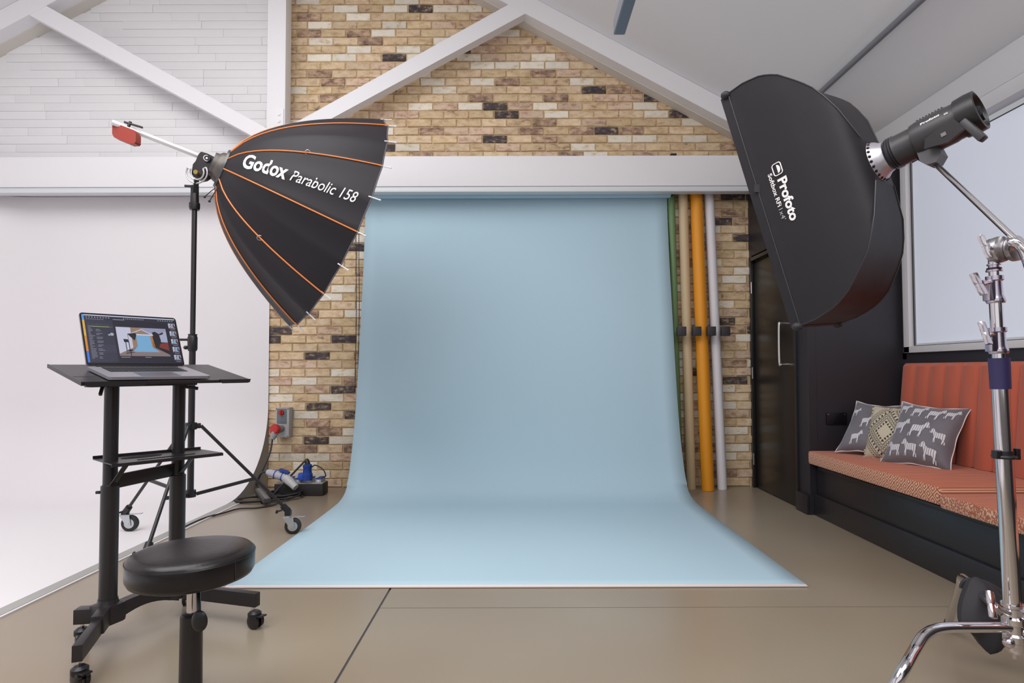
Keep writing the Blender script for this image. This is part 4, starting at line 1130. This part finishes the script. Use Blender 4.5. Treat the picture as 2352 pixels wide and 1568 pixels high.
cushion([P(1918, 1038, 4.05), P(2035, 1050, 3.80), P(1968, 921, 4.12), P(2085, 930, 3.98)], .15, 'cushion', 'grey animal print cushion leaning against the black end wall', GVEL, PIPW, [(-.05, .12, .55, 0, .1), (-.25, -.55, .55, 0, .1), (-.72, .5, .4, 0, 0), (.5, .5, .5, 1, 0)], pull=.13, seed=5)
am = bpy.data.materials.new('woven_diamonds'); am.use_nodes = True; nt = am.node_tree; b = nt.nodes['Principled BSDF']; b.inputs['Roughness'].default_value = .9
def M_(op, a, c=None):
    n = nt.nodes.new('ShaderNodeMath'); n.operation = op
    for i, x in enumerate((a, c)):
        if x is None: continue
        if isinstance(x, (int, float)): n.inputs[i].default_value = x
        else: nt.links.new(x, n.inputs[i])
    return n.outputs[0]
uv = nt.nodes.new('ShaderNodeUVMap'); s = nt.nodes.new('ShaderNodeSeparateXYZ'); nt.links.new(uv.outputs[0], s.inputs[0])
au, av = M_('ABSOLUTE', M_('SUBTRACT', s.outputs[0], .5)), M_('ABSOLUTE', M_('SUBTRACT', s.outputs[1], .5))
dd_ = M_('ADD', au, av); al = M_('SUBTRACT', s.outputs[0], s.outputs[1]); al2 = M_('ADD', s.outputs[0], s.outputs[1])
tri = lambda x, f: M_('ABSOLUTE', M_('SUBTRACT', M_('FRACT', M_('MULTIPLY', x, f)), .5))
same = M_('GREATER_THAN', M_('MULTIPLY', M_('SUBTRACT', s.outputs[0], .5), M_('SUBTRACT', s.outputs[1], .5)), 0)
alo = M_('ADD', M_('MULTIPLY', same, al), M_('MULTIPLY', M_('SUBTRACT', 1, same), al2))
def band(lo, hi, f): return M_('MULTIPLY', M_('MULTIPLY', M_('GREATER_THAN', dd_, lo), M_('LESS_THAN', dd_, hi)), f)
zz = M_('GREATER_THAN', M_('SINE', M_('ADD', M_('MULTIPLY', dd_, 90), M_('MULTIPLY', tri(alo, 14), 9))), .3)
saw = M_('LESS_THAN', M_('DIVIDE', M_('SUBTRACT', dd_, .15), .1), M_('MULTIPLY', tri(alo, 11), 2))
pat = band(.17, .25, saw)
for lo, hi in ((.26, .275), (.285, .295), (.39, .40), (.41, .425), (.56, .57), (.60, .62)): pat = M_('ADD', pat, band(lo, hi, 1))
pat = M_('ADD', pat, band(.305, .38, zz)); pat = M_('ADD', pat, band(.43, .50, M_('LESS_THAN', tri(alo, 9), .2))); pat = M_('ADD', pat, band(.52, .555, zz)); pat = M_('ADD', pat, band(.64, .70, zz))
mc = nt.nodes.new('ShaderNodeMixRGB'); nt.links.new(M_('MINIMUM', pat, 1), mc.inputs[0]); mc.inputs[1].default_value = (*lin((196, 184, 162)), 1); mc.inputs[2].default_value = (*lin((52, 46, 46)), 1)
nt.links.new(mc.outputs[0], b.inputs['Base Color'])
cushion([P(1985, 1052, 3.90), P(2090, 1060, 3.62), P(2008, 936, 3.96), P(2110, 945, 3.72)], .13, 'cushion', 'cream and black woven diamond pattern cushion squeezed between the two grey ones', am, None, (), fringe=mat('cream_fringe', (190, 178, 156), .9), pull=.02, seed=9)

# ---------------------------------------------------------------- strip softbox, strobe
Uc, Lc = P(1672, 215, 2.30), P(1838, 748, 2.15)
e_ = (Lc - Uc).normalized(); HL = (Lc - Uc).length / 2; Ec = (Uc + Lc) / 2
b_ = V((.561, -.782, .256)); b_ = (b_ - e_ * b_.dot(e_)).normalized()
w_ = e_.cross(b_).normalized(); w_ = w_ if w_.y > 0 else -w_
WH = .155
# distance to ring so that it falls on x = 2012
D_ = .2
while 1190 + FPX * (Ec + w_ * WH + b_ * D_).x / (Ec + w_ * WH + b_ * D_).y < 2024: D_ += .002
ctr = Ec + w_ * WH
sb_ = thing('strip_softbox', ctr, 'tall narrow black softbox with white lettering hung on the chrome boom arm', 'softbox')
NYL = mat('black_nylon', (34, 32, 37), .5, bump=.3, bscale=5, spec=.28)
prof_e = [(-.1, .995, 1.0), (0, 1.0, 1.0), (.2, .99, 1.04), (.4, .95, 1.06), (.55, .88, 1.05), (.68, .77, 1.0), (.80, .66, .94), (.90, .50, .84), (.96, .36, .72), (1.0, .17, .48)]
def pe(t):
    for k in range(len(prof_e) - 1):
        a, c = prof_e[k], prof_e[k + 1]
        if t <= c[0]:
            f = (t - a[0]) / (c[0] - a[0]); return a[1] + (c[1] - a[1]) * f, a[2] + (c[2] - a[2]) * f
    return prof_e[-1][1:]
tt = [-.1, -.05, 0] + [i / 16 for i in range(1, 17)]
shift_e = -.09 * HL * 0
def ring_pt(t, k, n=14):
    """k in 0..4n around the rectangle: side 0 near, 1 bottom, 2 far, 3 top"""
    he, hw = pe(t); s_, f = divmod(k, n); f = f / n
    sag = 1 - (.055 if t > 0.02 else .0) * math.sin(f * math.pi) * math.sin(max(0, t) * math.pi) ** .5
    off = V((0, 0, 0))
    hE, hW = HL * he, WH * hw
    if s_ == 0: a, c = -hE + 2 * hE * f, -hW * sag
    elif s_ == 1: a, c = hE * (1 - (1 - sag) * .4), -hW + 2 * hW * f
    elif s_ == 2: a, c = hE - 2 * hE * f, hW * sag
    else: a, c = -hE * (1 - (1 - sag) * .4), hW - 2 * hW * f
    return ctr + e_ * a + w_ * c + b_ * D_ * t + off
n = 14; vs = []
for t in tt: vs += [ring_pt(t, k, n) for k in range(4 * n)]
q = 4 * n
fs = [(j * q + k, j * q + (k + 1) % q, (j + 1) * q + (k + 1) % q, (j + 1) * q + k) for j in range(len(tt) - 1) for k in range(q)]
MB().add(vs, fs + [tuple((len(tt) - 1) * q + k for k in range(q))]).build('fabric_shell', NYL, sb_, ang=50)
MB().add([ring_pt(-.03, k, n) for k in range(q)], [tuple(range(q))]).build('front_diffuser', mat('diffuser_white', (232, 232, 234), .7), sb_)
sm = MB()
for c in (0, n, 2 * n, 3 * n): sm.tube([ring_pt(t, c, n) for t in tt[2:]], .0028, 6)
sm.tube([ring_pt(0, k, n) for k in range(q)], .0032, 6, closed=True)
sm.build('seam_piping', mat('seam_black', (40, 38, 44), .4), sb_)
for c in (0, n, 2 * n, 3 * n):
    MB().sphere(ring_pt(-.03, c, n), .02, 10, 7, (1, 1, .8)).build('corner_pocket', mat('pocket_black', (44, 42, 47), .6), sb_)
MB().box(ring_pt(0, 6, n) - w_ * .004, (.02, .008, .03)).build('fabric_tab', mat('pocket_black', (0, 0, 0)), sb_)
def side_fn(e0, b0, ex, bx):
    """x runs along e (downwards), y towards the front rim's right"""
    def fn(x, y):
        a = e0 + x; tb = b0 + y
        t = tb / D_; he, hw = pe(t)
        f = (a / (HL * he) + 1) / 2
        sag = 1 - .055 * math.sin(min(max(f, 0), 1) * math.pi) * math.sin(max(0, t) * math.pi) ** .5
        return ctr + e_ * a - w_ * (WH * hw * sag + .0025) + b_ * tb 
    return fn
def label_e(px, py):
    best = None
    for i in range(0, 81):
        for j in range(0, 41):
            a = -HL + 2 * HL * i / 80; tb = D_ * j / 60
            p = side_fn(a, tb, 0, 0)(0, 0); x = 1190 + FPX * p.x / p.y
            loc_ = cam.matrix_world.inverted() @ p; x = CX + FPX * loc_.x / -loc_.z; y = CY - FPX * loc_.y / -loc_.z
            dd2 = (x - px) ** 2 + (y - py) ** 2
            if best is None or dd2 < best[0]: best = (dd2, a, tb)
    return best[1], best[2]
p0 = label_e(1783, 411); p1 = label_e(1810, 512)
vs, fs = text_on('Profoto', p1[0] - p0[0], .034, lambda x, y: side_fn(p0[0], p0[1] + (p1[1] - p0[1]) * 0, 0, 0)(x, y), bold=.035, spacing=1.0)
MB().add(vs, fs).build('lettering', WPL, sb_, recalc=False)
p0 = label_e(1763, 404); p1 = label_e(1791, 476)
vs, fs = text_on('Softbox RFi', p1[0] - p0[0], .0165, side_fn(p0[0], p0[1], 0, 0), bold=.02)
MB().add(vs, fs).build('lettering', WPL, sb_, recalc=False)
vs, fs = text_on("1x4'", (p1[0] - p0[0]) * .33, .0165, side_fn(p1[0] + .01, p0[1], 0, 0), bold=-.005)
MB().add(vs, fs).build('lettering', mat('thin_print', (180, 178, 182), .5), sb_, recalc=False)
p0 = label_e(1772, 379); fn = side_fn(p0[0], p0[1], 0, 0); q_ = .045
lg = MB(); rr2 = rrect(q_ * 1.0, q_ * .75, .009)
lg.tube([fn(x, y) for x, y in rr2], .0022, 6, closed=True)
half = [(q_ * .14, q_ * .36)] + [(q_ * .5 - q_ * .36 * math.cos(R(180) * i / 12), q_ * .36 + q_ * .27 * -math.sin(R(180) * i / 12) * -1) for i in range(13)]
lg.add([fn(x, y) for x, y in half[1:]], [tuple(range(13))])
lg.build('logo', WPL, sb_, recalc=False)

rg = ctr + b_ * D_
sbk = thing('strobe', rg, 'black cylindrical studio strobe clipped to the back of the tall softbox', 'studio strobe')
GR = mat('strobe_black', (52, 50, 54), .42)
MB().lathe(rg - b_ * .012, b_, [(0, .05), (0, .072), (.012, .074), (.026, .066), (.038, .056), (.05, .052)], 36).build('speed_ring', mat('ring_silver', (188, 184, 194), .3, .6), sb_)
cl = MB(); rx, ry, _ = frame_of(b_)
for i in range(24):
    a = i / 24 * 2 * math.pi; cl.sphere(rg + b_ * .004 + (rx * math.cos(a) + ry * math.sin(a)) * .069, .0062, 6, 4)
cl.build('ring_clips', BLKP, sb_, kind='stuff')
MB().lathe(rg + b_ * .045, b_, [(0, .044), (0, .054), (.006, .057), (.010, .052), (.014, .057), (.018, .052), (.022, .057), (.027, .0535), (.085, .0525), (.09, .05)], 40).build('reflector_collar', GR, sbk)
MB().lathe(rg + b_ * .125, b_, [(0, .05), (.002, .058), (.02, .061), (.10, .061), (.11, .0585), (.16, .0585)], 40).build('strobe_body', GR, sbk)
MB().lathe(rg + b_ * .255, b_, [(0, .05), (0, .064), (.03, .066), (.052, .064), (.054, .056), (.036, .05), (.034, .01)], 40).build('rear_ring', BLKP, sbk)
MB().box(rg + b_ * .292, (.03, .012, .04), None, .004).cyl(rg + b_ * .285 + V((.02, 0, -.015)), rg + b_ * .3 + V((.02, 0, -.015)), .012, n=16).build('rear_controls', mat('control_black', (22, 21, 24), .2), sbk)
vent = MB(); bu = (V((0, 0, 1)) - b_ * b_.z).normalized(); bs = b_.cross(bu)
bs = bs if bs.dot(cam.location - rg) > 0 else -bs
for i in range(9):
    vent.box(rg + b_ * (.15 + .009 * i) + bu * .0605, (.004, .004, .004), Matrix((b_, bs * 9, bu)).transposed(), 0)
vent.build('vent_ribs', BLKP, sbk, kind='stuff')
MB().prism([rg + b_ * x + bu * y + bs * .048 for x, y in ((.20, -.02), (.25, -.01), (.27, -.055), (.22, -.075), (.155, -.06), (.165, -.03))], bs * .014).build('side_panel', mat('panel_black', (34, 31, 33), .25), sbk)
MB().bar(rg + b_ * .27 + bs * .05 - bu * .03, rg + b_ * .30 + bs * .055 - bu * .115, .03, .022, bev=.006).build('rear_handle', GR, sbk)
def sfn(x0, y0):
    def fn(x, y):
        a = (y0 + y) / .0615
        return rg + b_ * (x0 + x) + (bs * math.cos(a) + bu * math.sin(a)) * .0618
    return fn
rev = 1 if b_.dot(V((1, 0, 0))) > 0 else -1
vs, fs = text_on('Profoto', .055, .0085, sfn(.165, .022), bold=.03)
MB().add(vs, fs).build('lettering', WPL, sbk, recalc=False)
vs, fs = text_on('D2', .010, .006, sfn(.232, .014), bold=.02)
MB().add(vs, fs).build('lettering', WPL, sbk, recalc=False)
MB().box(rg + b_ * .215 + bs * .0635 - bu * .045, (.014, .002, .012), Matrix((b_, bs, bu)).transposed()).build('status_label', mat('adapter_label', (110, 108, 108), .4), sbk)
gp_ = P(2126, 354, 1.93)
MB().prism([rg + b_ * x + bu * y + bs * .03 for x, y in ((.125, -.04), (.18, -.045), (.185, -.085), (.165, -.105), (.14, -.1), (.125, -.08))], bs * -.06).build('bracket_plate', mat('bracket_grey', (84, 82, 88), .4), sbk)
MB().bar(rg + b_ * .22 - bu * .05, gp_, .02, .02, bev=.003).build('bracket_arm', BLKP, sbk)
kb = MB().sphere(gp_, .026, 14, 10)
for i in range(8):
    a = i / 8 * 2 * math.pi; kb.sphere(gp_ + V((.03, .0, 0)) + V((0, math.cos(a), math.sin(a))) * .02, .009, 8, 6)
kb.build('tilt_knob', BLKP, sbk)

# ---------------------------------------------------------------- chrome c-stand
YP = 1.6
pb0 = P(2331, 1490, YP)
pt = lambda py: P(2331 - (1490 - py) * .0547, py, YP)
cs = thing('grip_stand', (pb0.x, YP, 0), 'chrome grip stand with bent tube legs and a long boom arm at the right', 'light stand')
CH = CHROME
MB().cyl(pt(1385), pt(890), .0205, n=28).build('lower_tube', CH, cs)
MB().cyl(pt(893), pt(822), .0235, .0245, n=28).build('rubber_sleeve', mat('navy_sleeve', (44, 40, 84), .5), cs)
MB().cyl(pt(822), pt(690), .0155, n=24).build('middle_tube', CH, cs)
MB().cyl(pt(690), pt(590), .0125, n=24).build('upper_tube', CH, cs)
def clamp(py0, py1, r):
    a, c = pt(py0), pt(py1); h = (c - a).length
    o = MB().lathe(a, c - a, [(0, r + .004), (.006, r + .006), (.014, r + .004), (h * .3, r + .001), (h * .8, r), (h * .85, r + .004), (h, r + .004)], 28).box(a.lerp(c, .45) + V((-r - .003, -.003, 0)), (.018, .026, h * .75), bev=.003).build('tube_clamp', mat('cast_chrome', (196, 188, 204), .2, 1), cs)
    return a.lerp(c, .5)
def tknob(p, q, sz=1.0, tilt=0):
    p, q = V(p), V(q); d = (q - p).normalized()
    k = MB().cyl(p, q, .006, n=12).cyl(q - d * .012, q, .009, n=12)
    x = V((0, .35, 1)).cross(d).cross(d).normalized()
    m_ = Matrix((x, d, x.cross(d))).transposed()
    for s_ in (-1, 1): k.box(q + d * .012 + x * s_ * .014 * sz + d * .004 * s_ * tilt, (.031 * sz, .022, .013), m_, .004)
    k.build('wing_knob', mat('knob_chrome', (206, 200, 206), .18, 1), cs)
c1 = clamp(812, 752, .0175); tknob(c1 + V((-.02, -.01, .015)), P(2268, 766, 1.575), 1.1)
c2 = clamp(696, 634, .0165); tknob(c2 + V((-.02, -.01, .02)), P(2254, 651, 1.575), 1.1)
MB().lathe(pt(628), pt(560) - pt(628), [(0, .012), (.005, .012), (.0055, .019), (.010, .019), (.0105, .013), (.022, .013), (.0225, .016), (.026, .016), (.0265, .011), (.05, .012), (.075, .018), (.09, .018), (.095, .01)], 24).build('spigot', mat('cast_chrome', (0, 0, 0)), cs)
MB().tube([pt(617) + V((math.cos(a * .4) * .015, math.sin(a * .4) * .015, 0)) for a in range(16)], .0028, 6, closed=True).build('rubber_ring', BLKP, cs)
gh = P(2306, 572, 1.58)
MB().cyl(pt(568) + V((0, 0, -.002)), gh + V((.01, -.005, 0)), .012, n=16).lathe(gh + V((-.012, .025, 0)), (.25, -1, 0), [(0, .02), (.004, .034), (.02, .036), (.03, .034), (.034, .02)], 32).lathe(gh + V((.02, .0, 0)), (.25, -1, 0), [(0, .02), (.003, .034), (.016, .034), (.02, .02)], 32).build('grip_head', mat('matte_steel', (188, 186, 188), .35, 1), cs)
tknob(pt(570) + V((-.01, -.008, 0)), P(2266, 567, 1.565), 1.15)
g1_ = P(2142, 370, 1.915); g2_ = gh + V((.006, -.02, .03))
dr = (g2_ - g1_).normalized()
MB().cyl(g1_ - dr * .01, g2_ + dr * .55, .0082, n=20).build('boom_arm', mat('satin_chrome', (226, 224, 228), .22, 1), cs)
hnd = [gh + V((.0, -.02, .0)), P(2325, 556, 1.54), P(2345, 566, 1.53), P(2358, 590, 1.52), P(2375, 640, 1.5), P(2400, 700, 1.5)]
MB().tube(smooth_path(hnd, 6), .0125, 14).build('bent_handle', CH, cs)
# cable clip on the lower tube
MB().tube([pt(1048) + V((math.cos(a * .4) * .024, math.sin(a * .4) * .024, 0)) for a in range(16)], .0055, 8, closed=True).cyl(pt(1052), pt(1034), .0222, n=20).box(pt(1048) + V((-.026, -.006, .006)), (.014, .02, .022), bev=.002).box(pt(1048) + V((.026, -.006, .008)), (.012, .02, .03), bev=.002).build('cable_clip', BLKP, cs)
# base: hub and three bent legs
hub = pt(1440)
MB().lathe(pt(1500), pt(1385) - pt(1500), [(0, .014), (.01, .021), (.03, .022), (.034, .026), (.05, .026), (.055, .021), (.075, .021), (.08, .027), (.095, .027), (.1, .021), (.12, .021), (.125, .026), ((pt(1385) - pt(1500)).length, .026)], 28).build('base_hub', CH, cs)
MB().cyl(pt(1512), pt(1500), .006, n=10).build('hub_bolt', CH, cs)
tknob(pt(1405) + V((-.02, -.012, 0)), P(2283, 1391, 1.56), 1.15)
MB().bar(pt(1398) + V((.0, -.03, 0)), pt(1398) + V((.045, -.03, .0)), .022, .03, bev=.004).sphere(pt(1440) + V((.035, -.01, 0)), .02, 10, 8).bar(pt(1478) + V((.02, -.02, 0)), pt(1482) + V((.06, -.03, -.005)), .03, .012, bev=.003).sphere(pt(1470) + V((-.028, -.015, 0)), .014, 10, 8).build('leg_lock', mat('knob_chrome', (0, 0, 0)), cs)
def leg(pts):
    MB().tube(smooth_path(pts, 7), .0135, 16).build('stand_leg', CH, cs)
    d = (V(pts[0]) - hub); d.z = 0
    f = V(pts[-1]); g = V(pts[-2]); dr_ = (g - f).normalized()
    MB().cyl(f, f + dr_ * .05, .016, n=16).build('leg_tip', RUB, cs)
l0 = hub
leg([l0, P(2240, 1440, 1.58), P(2165, 1442, 1.56), P(2128, 1455, 1.545), P(2103, 1488, 1.52), P(2058, 1570, 1.46), PZ(1960, 1752, .016)])
far_b, far_f = P(2208, 1328, 2.09), PZ(2176, 1440, .016)
leg([hub + V((0, 0, .01)), hub.lerp(far_b, .5) + V((0, 0, .01)), far_b.lerp(hub, .1) + V((0, 0, .012)), far_b + V((0, 0, .0)), far_b.lerp(far_f, .12) + V((0, 0, -.01)), far_f])
leg([hub - V((0, 0, .01)), hub + V((.17, -.1, 0)), hub + V((.30, -.17, -.005)), hub + V((.37, -.21, -.06)), V((hub.x + .55, hub.y - .3, .016))])
# sandbag hanging over the far leg
mdl = hub.lerp(far_b, .78)
sg = thing('sandbag', mdl, 'black cloth sandbag slung over the far leg of the chrome stand', 'sandbag')
BAG = mat('bag_cloth', (40, 39, 44), .7, bump=.3, bscale=14)
ldir = (far_b - hub).normalized(); lside = V((ldir.y, -ldir.x, 0)).normalized()
def pouch(outline, y0, slope, thick, seed):
    o2 = smooth_path([V((a, b, 0)) for a, b in outline], 3, closed=True)
    cx_ = sum(p.x for p in o2) / len(o2); cy_ = sum(p.y for p in o2) / len(o2); NN = len(o2); K = 8
    rd = random.Random(seed); ph = [rd.uniform(0, 6) for _ in range(4)]
    vs = []; fs = []
    for side in (1, -1):
        for k in range(K + 1):
            f = 1 - k / K
            for i, p in enumerate(o2):
                q = (cx_ + (p.x - cx_) * f, cy_ + (p.y - cy_) * f)
                th = thick * (1 - f ** 2.2) ** .5 + .004 * math.sin(q[0] * .09 + ph[0]) * math.sin(q[1] * .11 + ph[1]) * (1 - f * f)
                vs.append(P(q[0], q[1], y0 + slope * (q[1] - cy_)) + V((.25, -.97, 0)) * side * th * .5)
    for s_ in (0, 1):
        b0 = s_ * (K + 1) * NN
        for k in range(K):
            for i in range(NN):
                a, b, c, d = b0 + k * NN + i, b0 + k * NN + (i + 1) % NN, b0 + (k + 1) * NN + (i + 1) % NN, b0 + (k + 1) * NN + i
                fs.append((a, b, c, d) if s_ == 0 else (d, c, b, a))
    MB().add(vs, fs).build('bag_pouch', BAG, sg, ang=60)
pouch([(2238, 1324), (2266, 1338), (2305, 1372), (2330, 1430), (2305, 1470), (2275, 1503), (2240, 1462), (2212, 1440), (2209, 1395), (2222, 1350)], 1.86, -.0004, .09, 3)
pouch([(2246, 1332), (2290, 1345), (2335, 1385), (2352, 1440), (2325, 1485), (2296, 1470), (2250, 1440), (2238, 1390)], 2.0, .0003, .10, 8)
MB().tube([mdl + lside * .026 * math.cos(a * .4) + V((0, 0, -.005 + .03 * math.sin(a * .4))) for a in range(9)], .006, 8).build('bag_strap', BAG, sg)
